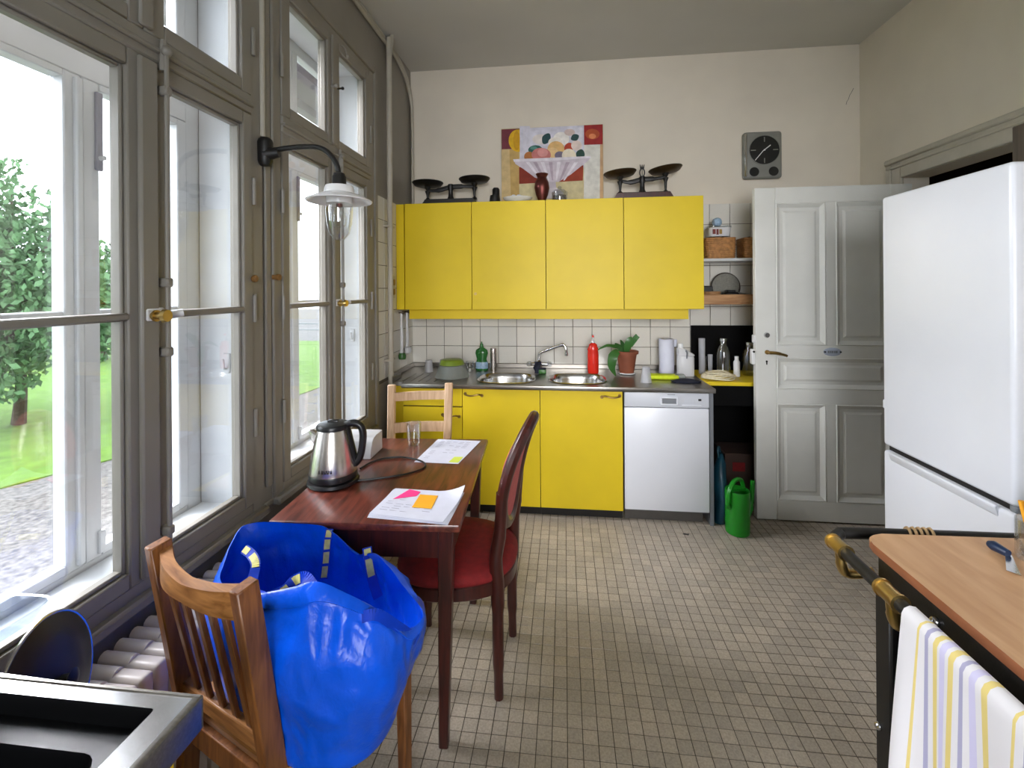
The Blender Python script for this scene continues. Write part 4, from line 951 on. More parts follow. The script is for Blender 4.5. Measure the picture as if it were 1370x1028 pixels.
ell(724, 188, 9, 6, (222, 214, 210)); ell(732, 187, 5, 7, (36, 72, 74), .5, pinch=.4); ell(752, 187, 9, 8, (236, 232, 226)); ell(744, 192, 8, 6, (228, 222, 212)); ell(763, 178, 6, 4, (206, 186, 180))
ell(745, 202, 10, 10, (222, 180, 118)); ell(740, 206, 7, 6, (232, 196, 140)); ell(717, 202, 8, 5, (48, 96, 88), -.1); ell(715, 200, 4, 2, (90, 140, 130))
ell(709, 212, 6, 6, (172, 108, 56)); ell(725, 209, 11, 8, (196, 120, 116)); ell(727, 206, 6, 5, (212, 146, 142)); ell(750, 210, 6, 5, (120, 110, 130))
ell(762, 199, 5, 6, (178, 66, 40), .6); ell(772, 196, 6, 6, (226, 208, 200)); ell(762, 210, 8, 8, (232, 220, 198)); ell(770, 185, 5, 4, (44, 76, 78), -.5, pinch=.4); ell(777, 208, 5, 6, (40, 72, 64), .3, pinch=.3)
poly([(688, 217), (690, 222), (700, 228), (716, 240), (732, 247), (748, 246), (764, 236), (776, 226), (786, 218), (791, 212), (782, 212), (740, 215), (700, 217)], (204, 194, 204))
for k, (u0, u1) in enumerate(((704, 724), (714, 729), (724, 734), (735, 739), (746, 744), (758, 749), (769, 754))): poly([(u0, 219), (u0+5, 219), (u1+2, 244), (u1, 244)], (178, 162, 176) if k % 2 else (226, 220, 228))
poly([(687, 215.5), (740, 213), (790, 210.5), (791, 213), (740, 217), (688, 219)], (224, 218, 226))
poly([(735, 246), (744, 246), (745, 256), (734, 257)], (190, 180, 190)); poly([(728, 262), (734, 255), (745, 254), (754, 260), (756, 268), (726, 269)], (204, 196, 202))
pr.build('oil_paint', pmats, t, smooth=0, fixn=False)
# small things in front of it
lathe_thing('vase', 'slim copper coloured vase with a flared neck standing before the painting', 'vase', (-.16, 3.42, ZC), [(0, 0), (.026, 0), (.03, .008), (.026, .02), (.046, .07), (.057, .12), (.052, .16), (.036, .19), (.034, .2), (.048, .225), (.046, .226), (.03, .2), (0, .19)], 'copper', squ=None, n=10)
t = thing('pepper_mill', 'small black grinder between the black scale and the painting', 'mill', (-.506, 3.42, ZC))
MB().lathe([(0, 0), (.042, 0), (.04, .05), (.036, .075), (0, .08)], (-.008, 0, 0), 14).build('body', 'black_paint', t); MB().lathe([(0, .07), (.028, .07), (.027, .12), (.02, .132), (0, .134)], (.0, 0, 0), 14).build('cap', 'black_paint', t)
t = thing('serving_dish', 'white oval dish with small crumpled bits in front of the painting', 'dish', (-.34, 3.40, ZC))
MB().lathe([(0, .012), (.06, .012), (.105, .04), (.11, .05), (.106, .05), (.06, .02), (0, .018)], (0, 0, 0), 28, sx=1, sy=.75).build('body', 'white_ceramic', t)
m_ = MB()
for k in range(5): m_.sphere((-.05+.02*k, .01*(-1)**k, .055), .016+.004*(k % 2), (1, .9, .9), 8)
m_.build('crumpled_bits', 'paper', t)
MB().lathe([(0, 0), (.045, 0), (.04, .013), (0, .013)], (0, 0, 0), 20).build('foot', 'white_ceramic', t)
t = thing('glass_jar', 'low glass jar with a domed lid right of the copper vase', 'jar', (-.03, 3.42, ZC))
MB().lathe([(0, .003), (.055, 0), (.058, .01), (.058, .075), (.055, .075), (.054, .012), (0, .01)], (0, 0, 0), 24).build('body', 'clear_glass', t)
MB().lathe([(.06, .075), (.06, .082), (.04, .10), (.012, .108), (.016, .122), (.008, .13), (0, .131)], (0, 0, 0), 24).build('lid', 'plastic_clear', t)
MB().lathe([(0, .01), (.05, .01), (.05, .06), (0, .065)], (0, 0, 0), 16).build('contents', 'kick_grey', t)

# ------------------------------------------------------------------ wall clock
t = thing('wall_clock', 'grey rectangular kitchen wall clock with a black dial and two small dials', 'clock', (1.459, YB, 2.445))
MB().box(-.135, .135, -.055, -.001, -.174, .174, .022, 4).build('case', 'clock_grey', t)
MB().box(-.130, -.112, -.0595, -.05, -.158, .158, .004).build('side_trim', 'steel_bright', t)
Ry = Matrix.Rotation(R(90), 4, 'X')
def disc(cx, cz, r_, y0, y1, n=36): return MB().lathe([(0, 0), (r_, 0), (r_, y0-y1), (0, y0-y1)], (cx, y0, cz), n, mat=Ry)
mb = MB(); mb.tube([(.008+.108*math.cos(a_), -.057, .034+.108*math.sin(a_)) for a_ in [2*math.pi*i/40 for i in range(40)]], .004, 6, closed=True); mb.build('bezel', 'clock_grey', t)
dl = disc(.008, .034, .106, -.055, -.0565).build('dial', 'dial_black', t)
mk = MB()
for a_ in (0, 90, 180, 270):
    c_, s_ = math.cos(R(a_)), math.sin(R(a_)); mk.bar((.008+.06*c_, -.0570, .034+.06*s_), (.008+.095*c_, -.0570, .034+.095*s_), .007, .001, side=(s_, 0, c_) if a_ % 180 else (0, 0, 1))
mk.build('markers', 'clock_grey', dl)
hn = MB().bar((-.004, -.0585, .026), (.05, -.0585, .068), .006, .001, side=(0, 0, 1)).bar((.0, -.0592, .03), (-.058, -.0592, -.04), .005, .001, side=(0, 0, 1)).cyl((.008, -.056, .034), (.008, -.061, .034), .006, n=10)
hn.build('hands', 'enamel_white', t)
for cx in (-.064, .071): disc(cx, -.124, .034, -.055, -.057, 24).build('small_dial', 'dial_black', t); 
# switch plate and hanging brushes at the left wall
t = thing('switch_plate', 'brownish double switch plate on the tiles left of the wall cabinets', 'switch', (XL+.0065, 3.165, 1.49))
MB().box(0, .014, -.035, .035, -.08, .08, .004).build('plate', 'pipe_paint', t); MB().box(.012, .02, -.018, .018, .012, .055, .003).box(.012, .02, -.018, .018, -.055, -.012, .003).build('rocker', 'old_brass', t)
for i, (yy, ln, cm) in enumerate(((3.30, .30, 'leaf'), (3.42, .27, 'white_plastic'))):
    t = thing('dish_brush', ['white handled dish brush with green bristles hanging on the left wall', 'white dish brush hanging under the left end of the wall cabinets'][i], 'brush', (XL+.0065, yy, 1.30), group='brushes hanging on the left wall')
    MB().cyl((0, 0, 0), (.03, 0, 0), .006, n=8).sphere((.032, 0, 0), .013, n=10).build('hook', 'dark_wood', t)
    MB().tube(spline([(.02, 0, -.004), (.02, 0, -.1), (.022, .0, -.2), (.02, 0, -ln)], 4), [.009]*5+[.012]*8, 8).build('handle', 'white_plastic', t)
    MB().lathe([(0, -.05), (.026, -.045), (.03, -.02), (.022, 0), (0, .004)], (.024, 0, -ln), 12).build('bristles', cm, t)

# ------------------------------------------------------------------ wall lamp on the window post
yl = 1.742; zl = 2.042
t = thing('wall_lamp', 'black gooseneck wall lamp with a white enamel shade and glass globe', 'lamp', (XL+.012, yl, zl))
MB().lathe([(0, -.066), (.02, -.062), (.028, -.045), (.03, .03), (.026, .042), (.018, .05), (0, .052)], (.018, -.004, 0), 16).cyl((.02, -.008, -.02), (.075, 0, -.012), .026, .018, n=14).build('bracket', 'black_iron', t)
P_ = spline([(.05, 0, .0), (.15, 0, .008), (.24, .0, .004), (.29, 0, -.025), (.322, 0, -.075), (.33, 0, -.135)], 7)
MB().tube(P_, .0105, 12).build('arm', 'black_iron', t)
MB().lathe([(.012, .03), (.022, .025), (.022, .02), (.027, .012), (.027, -.02), (.03, -.028), (0, -.03)], (.33, 0, -.13), 16).build('socket', 'black_iron', t)
MB().lathe([(.02, .004), (.052, .0), (.055, -.008), (.058, -.028), (.075, -.034), (.124, -.056), (.127, -.059), (.124, -.062), (.07, -.046), (.05, -.042), (.048, -.07), (.0, -.07)], (.33, 0, -.155), 40).build('shade', 'enamel_white', t)
MB().lathe([(.05, -.07), (.052, -.10), (.048, -.15), (.037, -.19), (.02, -.212), (0, -.217)], (.33, 0, -.155), 32).build('glass_globe', 'lamp_glass', t)
bl = MB().lathe([(.013, -.07), (.014, -.09), (.028, -.115), (.031, -.135), (.024, -.158), (0, -.166)], (.33, 0, -.155), 20).build('bulb', 'clear_glass', t)
MB().tube([(.325, 0, -.235), (.323, .004, -.27), (.33, 0, -.235), (.333, -.003, -.27), (.336, 0, -.235)], .0012, 4).cyl((.33, 0, -.222), (.33, 0, -.238), .012, n=12).build('filament', 'copper', bl)

# ------------------------------------------------------------------ fridge
FX, FY0, FY1 = 1.40, 1.612, 2.212
t = thing('fridge', 'tall white fridge freezer standing by the doorway on the right', 'fridge', (1.72, 1.91, 0))
MB().box(FX+.062, 2.04, FY0+.003, FY1-.003, .03, 1.862, .006).build('cabinet', 'appliance_panel', t, world=True)
MB().box(FX+.02, FX+.062, FY0+.01, FY1-.01, .772-.03, .775).box(FX+.045, FX+.06, FY0+.006, FY1-.006, .05, 1.85).build('gasket', 'kick_black', t, world=True)
ud = MB().box(FX, FX+.055, FY0, FY1, .774, 1.865, .014, 4).build('upper_door', 'appliance_white', t, world=True)
ld = MB().box(FX, FX+.055, FY0, FY1, .055, .752, .014, 4).build('lower_door', 'appliance_white', t, world=True)
mb = MB()
mb.prism([(FX+.004, .757), (FX-.010, .757), (FX-.013, .75), (FX-.004, .722), (FX+.004, .716)], FY0+.055, FY1-.05, 'xz', .003)
mb.build('grip', 'appliance_white', ld, world=True)
MB().box(FX+.01, FX+.06, FY0+.004, FY0+.03, .752, .774, .003).build('hinge', 'appliance_grey', t, world=True)
MB().box(FX+.006, FX+.03, FY1-.004, FY1+.012, .93, .97, .004).build('side_clip', 'appliance_white', ud, world=True)
MB().box(FX+.08, 2.02, FY0+.02, FY1-.02, 0, .03).build('base', 'kick_black', t, world=True)
t = thing('wooden_box', 'dark brown wooden box with a domed top standing on the fridge', 'box', (1.735, 1.72, 1.8665))
MB().box(-.165, .15, -.06, .09, 0, .165, .004).build('body', 'dark_wood', t); MB().box(-.165, .15, -.064, -.056, .02, .15, .002).build('front_panel', 'dark_wood', t)
mb = MB(); mb.prism([(.09*math.cos(a_)+.0, .165+.09*math.sin(a_)) for a_ in [math.pi*i/14 for i in range(15)]], -.05, .08, 'xz', .004); mb.build('domed_top', 'dark_wood', t)

# ------------------------------------------------------------------ old range with a board on top, rail and towel
t = thing('stove', 'black iron kitchen range with a wooden worktop board in the right foreground', 'stove', (1.1, .4, 0))
SX, SY = .722, 1.165
mb = MB().box(SX, 1.5, -.5, SY, .77, .858, .006).box(SX+.02, 1.48, -.48, SY-.02, .12, .77, .004)
mb.build('body', 'black_iron', t, world=True)
fm = MB().box(SX-.004, SX+.05, SY-.05, SY+.003, .05, .77, .005).box(SX-.004, SX+.05, -.5, -.45, .05, .77, .005).box(SX-.002, SX+.03, -.45, SY-.05, .10, .16, .004)
fm.build('frame', 'black_paint', t, world=True)
for y_ in (-.46, SY-.04):
    for x_ in (SX+.02, 1.45): MB().cyl((x_+.01, y_, 0), (x_+.01, y_, .12), .02, .028, n=12).build('leg', 'black_paint', t, world=True)
dv = MB().box(SX+.004, SX+.022, .16, SY-.09, .2, .735, .008, 2).build('oven_door', 'black_iron', t, world=True)
p = PX(1177, 972, x=SX-.004)
MB().sphere((SX-.006, p.y, p.z), .009, n=10).sphere((SX-.003, .99, .815), .010, n=10).build('screw', 'steel_bright', t, world=True)
# rail on brass sockets
RX, RZ, RYC = .652, .848, 1.228
mb = MB().tube(spline([(RX, -.4, RZ), (RX, .8, RZ), (RX, RYC-.05, RZ), (RX+.006, RYC-.015, RZ+.001), (RX+.03, RYC+.012, RZ+.003), (RX+.08, RYC+.02, RZ+.004), (1.1, RYC+.03, RZ+.004), (1.5, RYC+.03, RZ+.004)], 6), .0135, 12)
mb.build('rail', 'black_iron', t, world=True)
for y_ in (1.185, 1.01, .3, -.2):
    b_ = MB().cyl((RX, y_-.026, RZ), (RX, y_+.026, RZ), .0165, n=16).cyl((RX, y_-.028, RZ), (RX, y_-.022, RZ), .019, n=16).cyl((RX, y_+.022, RZ), (RX, y_+.028, RZ), .019, n=16)
    b_.tube(spline([(RX, y_, RZ-.01), (RX+.002, y_-.002, RZ-.035), (RX+.012, y_, RZ-.058), (RX+.035, y_, RZ-.062), (SX+.004, y_, RZ-.055)], 5), [.010]*5+[.012]*6+[.011]*10, 12)
    b_.build('rail_bracket', 'brass', t, world=True)
MB().cyl((1.25, SY+.0, RZ-.02), (1.25, RYC+.03, RZ), .012, n=10).build('rail_stay', 'black_iron', t, world=True)
mb = MB()
for k in range(5): x_ = .85+.013*k; mb.tube([(x_+.003*math.cos(a_), RYC+.026+.0155*math.cos(a_), RZ+.004+.0155*math.sin(a_)) for a_ in [2*math.pi*i/14 for i in range(14)]], .004, 5, closed=True)
tag(mb.build('string_wrap', 'twine'), 'light string wound around the far rail of the black range', 'string')
bd = [(.705+.05*(1-math.cos(a_)), 1.2-.05*(1-math.sin(a_))) for a_ in [math.pi/2*i/6 for i in range(7)]]
bd = [(.704, -.4)]+bd+[(1.5, 1.225), (1.5, -.4)]
mb = MB().prism(bd, .8585, .878, 'xy', .0025)
for f in mb.bm.faces:
    if abs(f.normal.z) < .5: f.material_index = 1
tag(mb.build('worktop_board', ['board_wood', 'board_edge']), 'pale wooden board with rounded corner lying on the black range', 'board')
# tea towel over the rail
mb = MB(); ya, yb, L0 = .955, .40, .40
def tw(u, v):
    y = ya+(yb-ya)*u; r_ = .0175
    fold = .011*math.sin(u*34+.6*math.sin(v*3))+.009*math.sin(u*15+1.0)
    s = v*(L0*2+math.pi*r_) - L0
    back = .16
    if v < .25: q = v/.25; z = RZ-.16*(1-q); x = RX+r_+.001+fold*.2*(1-q); yy = y
    elif v < .36: a_ = math.pi*(v-.25)/.11; x = RX+r_*math.cos(a_); z = RZ+r_*math.sin(a_); yy = y
    else:
        q = (v-.36)/.64; z = RZ-q*.44*(1+.05*math.sin(u*3)); x = RX-r_-fold*q*1.2-.004*q; yy = y+.012*q*math.sin(u*5+1)+(.016*q if u < .1 else 0)
        if q > .8: x -= .012*(q-.8)*5*math.sin(u*9+2)
    return Vector((x, yy, z))
mb.grid(tw, 110, 46, uvs=True)
tag(mb.build('tea_towel', 'towel', smooth=60), 'white tea towel with yellow and lilac stripes hanging over the range rail', 'towel')
# knife and jar on the board
t = thing('paring_knife', 'small knife with a blue handle lying on the board', 'knife', (0, 0, .8785))
a = PX(1323, 731, z=.885); b_ = PX(1349, 744, z=.885); c_ = PX(1367, 768, z=.885); 
mb = MB().tube([(a.x, a.y, .012), (a.x+.25*(b_.x-a.x), a.y+.25*(b_.y-a.y), .013), (b_.x, b_.y, .011)], [.007, .011, .008], 10); mb.build('handle', 'blue_handle', t)
mb = MB().prism([(b_.x-.006, b_.y), (b_.x+.012, b_.y+.006), (c_.x+.004, c_.y+.01), (c_.x-.004, c_.y-.004), (c_.x-.018, c_.y+.012)], .004, .0055); mb.build('blade', 'steel_bright', t)
p = PX(1392, 752, z=.878)
t = thing('utensil_jar', 'clear jar of utensils at the right edge of the board', 'jar', (p.x, p.y, .8785))
MB().lathe([(0, .004), (.036, 0), (.038, .006), (.038, .085), (.036, .086), (.035, .01), (0, .008)], (0, 0, 0), 24).build('body', 'clear_glass', t)
for k, (mt, dx, dy) in enumerate((('leaf', .03, .01), ('note_orange', -.018, .02), ('red_fabric', .0, -.02), ('steel_bright', -.025, -.005))):
    MB().tube([(dx*.3, dy*.3, .012), (dx, dy, .115+.006*k)], [.004, .006], 8).build('utensil', mt, t)

# ------------------------------------------------------------------ table
TR = R(3.3); TCX, TCY = -.652, 1.772
t = thing('dining_table', 'reddish brown wooden table with tapered legs by the windows', 'table', (TCX, TCY, 0), TR)
hx, hy = .305, .405
MB().box(-hx, hx, -hy, hy, .722, .7475, .007, 2).build('tabletop', 'mahogany', t)
mb = MB()
for s in (-1, 1): mb.box(-hx+.05, hx-.05, s*(hy-.045)-.011, s*(hy-.045)+.011, .625, .722).box(s*(hx-.045)-.011, s*(hx-.045)+.011, -hy+.05, hy-.05, .625, .722)
mb.build('apron', 'dark_mahogany', t)
for sx_ in (-1, 1):
    for sy_ in (-1, 1): MB().bar((sx_*(hx-.05), sy_*(hy-.05), .722), (sx_*(hx-.068), sy_*(hy-.068), 0), .05, .05, .004, side=(1, 0, 0), taper=.62).build('leg', 'dark_mahogany', t)
ZT_ = .7477
# kettle
kx, ky = -.872, 1.650
t = thing('electric_kettle', 'brushed steel electric kettle with black handle and base on the table', 'kettle', (kx, ky, ZT_), R(8))
MB().lathe([(0, 0), (.088, 0), (.094, .006), (.092, .016), (.078, .022), (0, .022)], (0, 0, 0), 36).build('power_base', 'black_plastic', t)
MB().lathe([(.0, .0225), (.086, .0225), (.087, .04), (.085, .045)], (0, 0, 0), 36).build('foot_ring', 'black_plastic', t)
MB().lathe([(.0855, .044), (.0855, .05), (.083, .075), (.075, .12), (.065, .165), (.057, .198), (.055, .203), (.05, .204), (.05, .2), (0, .2)], (0, 0, 0), 44).build('jug', 'steel_brushed', t)
mb = MB(); mb.prism([(-.050, .185), (-.082, .20), (-.089, .199), (-.083, .17), (-.062, .135)], -.02, .02, 'xz', .006)
for v in mb.bm.verts:
    k = max(0, min(1, (-.05-v.co.x)/.04)); v.co.y *= (1-.55*k)
mb.build('spout', 'steel_brushed', t)
MB().lathe([(.057, .203), (.060, .206), (.060, .216), (.056, .222), (.035, .228), (.012, .23), (0, .23)], (0, 0, 0), 36).box(-.018, .022, -.012, .012, .224, .236, .005, 2).build('lid', 'black_plastic', t)
hp = spline([(.045, 0, .214), (.075, 0, .222), (.102, 0, .212), (.112, 0, .18), (.108, 0, .13), (.098, 0, .09), (.08, 0, .068)], 6)
MB().tube(hp, [.0135]*len(hp), 12, flat=1.15).tube(spline([(.052, 0, .208), (.062, 0, .165), (.074, 0, .115), (.084, 0, .062)], 5), [.012]*16, 10, flat=1.3).build('handle', 'black_plastic', t)
# worn brand lettering on the steel
lg = MB()
for k, (a_, w_, kind) in enumerate(((-104, 3.6, 0), (-97, 3.2, 1), (-90, 3.6, 2), (-83, 3.6, 1), (-76, 3.0, 2))):
    for q in range(3 if kind else 2):
        aa = R(a_-w_*.5+w_*q*.5*(1 if kind else .9)); r_ = .0852
        z0, z1 = .062, .0745
        lg.bar((r_*math.cos(aa), r_*math.sin(aa), z0), ((r_-.0012)*math.cos(aa), (r_-.0012)*math.sin(aa), z1 if q != 1 else (z0+.005)), .0022, .0012)
lg.build('lettering', 'black_plastic', t)
cb = [Vector((kx+.09, ky+.01, ZT_+.006))]+[PX(u, v, z=ZT_+.004) for u, v in ((500, 641), (530, 637), (556, 631), (569, 624), (563, 617), (540, 612), (518, 613), (498, 618), (482, 627))]
o = MB().tube(spline([(p.x, p.y, ZT_+.0042) for p in cb], 7), .0036, 8).build('power_cord', 'cable_black'); tag(o, 'black kettle cord looping across the table top', 'cord')
# white box
bx = thing('bread_box', 'white plastic box with a rounded front edge behind the kettle', 'box', (-.93, 1.95, ZT_), R(2))
prof = [(-.07, 0), (.07, 0), (.07, .085), (-.005, .085), (-.03, .081), (-.05, .068), (-.063, .045), (-.07, .015)]
MB().prism([(y_, z_) for y_, z_ in prof], -.10, .10, 'yz', .002).build('body', 'white_plastic', bx)
MB().box(.1, .1015, -.055, .06, .01, .07, .001).build('end_cap', 'white_plastic', bx)
lathe_thing('shot_glass', 'small clear drinking glass on the far part of the table', 'glass', (-.705, 2.085, ZT_), [(0, .012), (.026, .0), (.028, .003), (.034, .103), (.0325, .104), (.026, .016), (0, .014)], 'clear_glass')
# papers
def sheet(mb, c, lift, z, curl=0, cc=2, mi=0):
    A, B, C_, D_ = c
    def f(u, v):
        p = (A*(1-u)+B*u)*(1-v)+(D_*(1-u)+C_*u)*v
        k = {2: u*v, 1: u*(1-v)}[cc]
        return Vector((p.x, p.y, z+lift*.0+curl*max(0, (k-.6)/.4)**2))
    f0 = set(mb.bm.faces); mb.grid(f, 12, 10, mi=mi)
    mb.bm.normal_update(); nf = [q for q in mb.bm.faces if q not in f0]; bmesh.ops.solidify(mb.bm, geom=nf, thickness=.0004)
    for q in mb.bm.faces:
        if q not in f0: q.material_index = mi
def rect(pxs, z): return [PX(u, v, z=z) for u, v in pxs]
st = thing('paper_stack', 'stack of printed sheets with pink and orange sticky notes at the near table corner', 'paper', (-.49, 1.505, ZT_))
for k in range(4):
    mb = MB(); c = rect(((491+k, 690-1.2*k), (599-k*2.2, 700-.4*k), (621+k*.4, 659), (526+k, 653)), .755)
    sheet(mb, c, 0, ZT_+.0012+.0016*k, .018+.003*k if k > 1 else .004); mb.build('sheet', 'paper', st, world=True, smooth=60)
def flat(pxs, z, name, mat, par, dz=.0006):
    mb = MB(); mb.prism([(p.x, p.y) for p in rect(pxs, z)], z, z+dz); return mb.build(name, mat, par, world=True, smooth=0)
flat(((526, 668), (548, 655), (563, 658.5), (557, 664)), ZT_+.0068, 'pink_note', 'note_pink', st)
flat(((551, 679), (562, 662), (586, 663.5), (577, 681)), ZT_+.0070, 'orange_note', 'note_orange', st)
ik = MB()
rnd = random.Random(4)
for r_ in range(11):
    for s_ in range(6):
        if rnd.random() < .45: continue
        u0, v0 = .08+.14*s_, .08+.078*r_; c = rect(((494, 686.4), (592.4, 698.8), (622.2, 659), (529, 653)), ZT_+.0066)
        if .3 < u0 < .8 and v0 > .45: continue
        pt = lambda u, v: (c[0]*(1-u)+c[1]*u)*(1-v)+(c[3]*(1-u)+c[2]*u)*v
        q = [pt(u0, v0), pt(u0+.1*rnd.random()+.03, v0), pt(u0+.1, v0+.012), pt(u0, v0+.012)]
        if u0 < .75: ik.poly([(p.x, p.y, ZT_+.0068) for p in q])
ik.build('print', 'ink', st, world=True, smooth=0)
st2 = thing('paper_sheet', 'single printed sheet with a lime note near the far table edge', 'paper', (-.51, 2.0, ZT_))
mb = MB(); c2 = rect(((554, 618), (613, 620.5), (643, 590), (586, 587.5)), .75); sheet(mb, c2, 0, ZT_+.0012, 0); mb.build('sheet', 'paper', st2, world=True, smooth=60)
flat(((600, 618.5), (608, 611.5), (620, 611.5), (613, 619.3)), ZT_+.0020, 'lime_note', 'note_lime', st2, .0004)
ik = MB()
for r_ in range(14):
    for s_ in range(5):
        if rnd.random() < .5: continue
        u0, v0 = .12+.15*s_, .1+.06*r_
        if u0 > .5 and v0 < .35: continue
        pt = lambda u, v: (c2[0]*(1-u)+c2[1]*u)*(1-v)+(c2[3]*(1-u)+c2[2]*u)*v
        q = [pt(u0, v0), pt(u0+.1, v0), pt(u0+.1, v0+.012), pt(u0, v0+.012)]; ik.poly([(p.x, p.y, ZT_+.0022) for p in q])
ik.build('print', 'ink', st2, world=True, smooth=0)

# ------------------------------------------------------------------ chairs
# pine chair at the far end
t = thing('pine_chair', 'pale pine chair with two back slats at the far end of the table', 'chair', (-.825, 2.40, 0))
for x_, zt in ((-.98, .928), (-.658, .945)):
    mb = MB().bar((x_, 2.50, .44), (x_+(-.004 if x_ < -.8 else .008), 2.535, zt), .043, .026, .004, side=(1, 0, 0)); mb.bar((x_, 2.515, 0), (x_, 2.50, .44), .043, .03, .004, side=(1, 0, 0)); mb.build('back_post', 'pine', t, world=True)
    MB().box(x_-.02, x_+.02, 2.205, 2.24, 0, .43, .004).build('leg', 'pine', t, world=True)
for z0, z1, y_, s in ((.845, .892, 2.527, 0), (.668, .722, 2.516, 0)):
    pts = spline([(-.965, y_, (z0+z1)/2-.008), (-.82, y_+.018, (z0+z1)/2), (-.67, y_, (z0+z1)/2+.010)], 6); mb = MB()
    for a_, b_ in zip(pts, pts[1:]): mb.bar(a_, b_, .016, z1-z0, 0, side=(0, 1, 0))
    mb.build('back_slat', 'pine', t, world=True)
MB().box(-1.0, -.64, 2.19, 2.51, .43, .452, .006, 2).build('seat', 'pine', t, world=True)
MB().box(-.97, -.67, 2.21, 2.228, .37, .43).box(-.99, -.972, 2.23, 2.5, .37, .43).box(-.668, -.65, 2.23, 2.5, .37, .43).build('rail', 'pine', t, world=True)
# red upholstered chair
t = thing('upholstered_chair', 'dark wooden chair with oval back and dark red upholstery', 'chair', (-.42, 1.79, 0))
CY = 1.79
def bxx(z):   # back leans and curves away from the table
    return -.222+.72*max(0, z-.6)**2
ov = []
N_ = 44
for i in range(N_):
    a_ = 2*math.pi*i/N_; z = .772+.198*math.sin(a_); y = CY+.155*math.cos(a_); ov.append(Vector((bxx(z)+.10*(y-CY), y, z)))
mb = MB().tube(ov, .0215, 10, closed=True, flat=1.15)
mb.build('back_frame', 'dark_mahogany', t, world=True)
def pad(off, sgn, nm, mt, bulge):
    m_ = MB(); rings = []
    for k in (1.0, .97, .8, .5, .2):
        rg = []
        for i in range(N_):
            a_ = 2*math.pi*i/N_; z = .772+.178*k*math.sin(a_); y = CY+.137*k*math.cos(a_); rg.append(m_.bm.verts.new((bxx(z)+.10*(y-CY)+off+sgn*bulge*(1-k*k), y, z)))
        rings.append(rg)
    for A, B in zip(rings, rings[1:]):
        for i in range(N_): m_.bm.faces.new((A[i], A[(i+1) % N_], B[(i+1) % N_], B[i]))
    m_.bm.faces.new(rings[-1]); m_.build(nm, mt, t, world=True, smooth=60)
pad(-.012, -1, 'back_pad', 'pink_fabric', .028); pad(.010, 1, 'rear_panel', 'pink_fabric', .004)
for s in (-1, 1):
    y0 = CY+s*.152
    MB().tube(spline([(-.236+.008*s, y0+.0, .0), (-.238+.008*s, y0, .2), (-.235+.012*s, y0-.002*s, .40), (-.236+.016*s, y0-.0*s, .50), (bxx(.6)+.10*s*.146, CY+s*.146, .60), (bxx(.72)+.10*s*.154, CY+s*.154, .74)], 6), [.017]*4+[.021]*6+[.025]*8+[.024]*6+[.022]*7, 10).build('rear_leg', 'dark_mahogany', t, world=True)
    MB().tube(spline([(-.60, CY+s*.17, 0), (-.605, CY+s*.175, .2), (-.60, CY+s*.175, .41)], 5), [.014]*3+[.02]*4+[.026]*4, 10).build('front_leg', 'dark_mahogany', t, world=True)
def seat_ring(k, z, dx=0):
    out = []
    for i in range(40):
        a_ = 2*math.pi*i/40; x, y = math.cos(a_), math.sin(a_); e = 2.6; q = (abs(x)**e+abs(y)**e)**(-1/e)
        wy = .225-.028*(x*q)   # a little wider at the front
        out.append(Vector((-.418+.228*k*x*q, CY+wy*k*y*q, z)))
    return out
def loft(mb, rings, cap0=True, cap1=True, mi=0):
    V = [[mb.bm.verts.new(p) for p in r_] for r_ in rings]; n_ = len(V[0])
    for A, B in zip(V, V[1:]):
        for i in range(n_): mb.bm.faces.new((A[i], A[(i+1) % n_], B[(i+1) % n_], B[i])).material_index = mi
    if cap0: mb.bm.faces.new(V[0][::-1])
    if cap1: mb.bm.faces.new(V[-1])
    return mb
loft(MB(), [seat_ring(.96, .375), seat_ring(.985, .38), seat_ring(.985, .42), seat_ring(.96, .425)]).build('seat_frame', 'dark_mahogany', t, world=True)
loft(MB(), [seat_ring(.97, .425), seat_ring(1.0, .435), seat_ring(.99, .452), seat_ring(.9, .468), seat_ring(.6, .48), seat_ring(.2, .484)]).build('seat', 'red_fabric', t, world=True, smooth=60)
# oak chair carrying the bag
OC = Vector((-.771, .978, 0)); OR = math.atan2(-.370, .929)
t = thing('oak_chair', 'oak chair with slatted back in the left foreground, carrying the blue bag', 'chair', OC, OR)
PXW = .166
for s in (-1, 1):
    mb = MB().bar((s*PXW, .0, .42), (s*PXW, -.068, .885), .030, .046, .003, side=(1, 0, 0)); mb.bar((s*PXW, -.03, 0), (s*PXW, 0, .42), .030, .042, .003, side=(1, 0, 0)); mb.build('back_post', 'oak', t)
    MB().bar((s*.185, .375, .42), (s*.185, .38, 0), .034, .034, .003, side=(1, 0, 0), taper=.8).build('front_leg', 'oak', t)
mb = MB(); pts = spline([(-PXW+.012, -.058, .835), (-.085, -.082, .838), (0, -.09, .838), (.085, -.082, .838), (PXW-.012, -.058, .835)], 5)
hts = [.062+.012*abs(2*i/(len(pts)-1)-1)**2*1.0 for i in range(len(pts))]
V = []
for i, p in enumerate(pts):
    tt = (pts[min(i+1, len(pts)-1)]-pts[max(i-1, 0)]).normalized(); nn = Vector((-tt.y, tt.x, 0)); h = hts[i]; f = abs(2*i/(len(pts)-1)-1)
    dz = .0; top = .868+.004*f-.010*(1-f); bot = .808+.010*(1-f)
    V.append([mb.bm.verts.new((p.x+nn.x*a_, p.y+nn.y*a_, z_)) for a_, z_ in ((-.012, bot), (.012, bot+.002), (.012, top), (-.012, top-.002))])
for A, B in zip(V, V[1:]):
    for k in range(4): mb.bm.faces.new((A[k], A[(k+1) % 4], B[(k+1) % 4], B[k]))
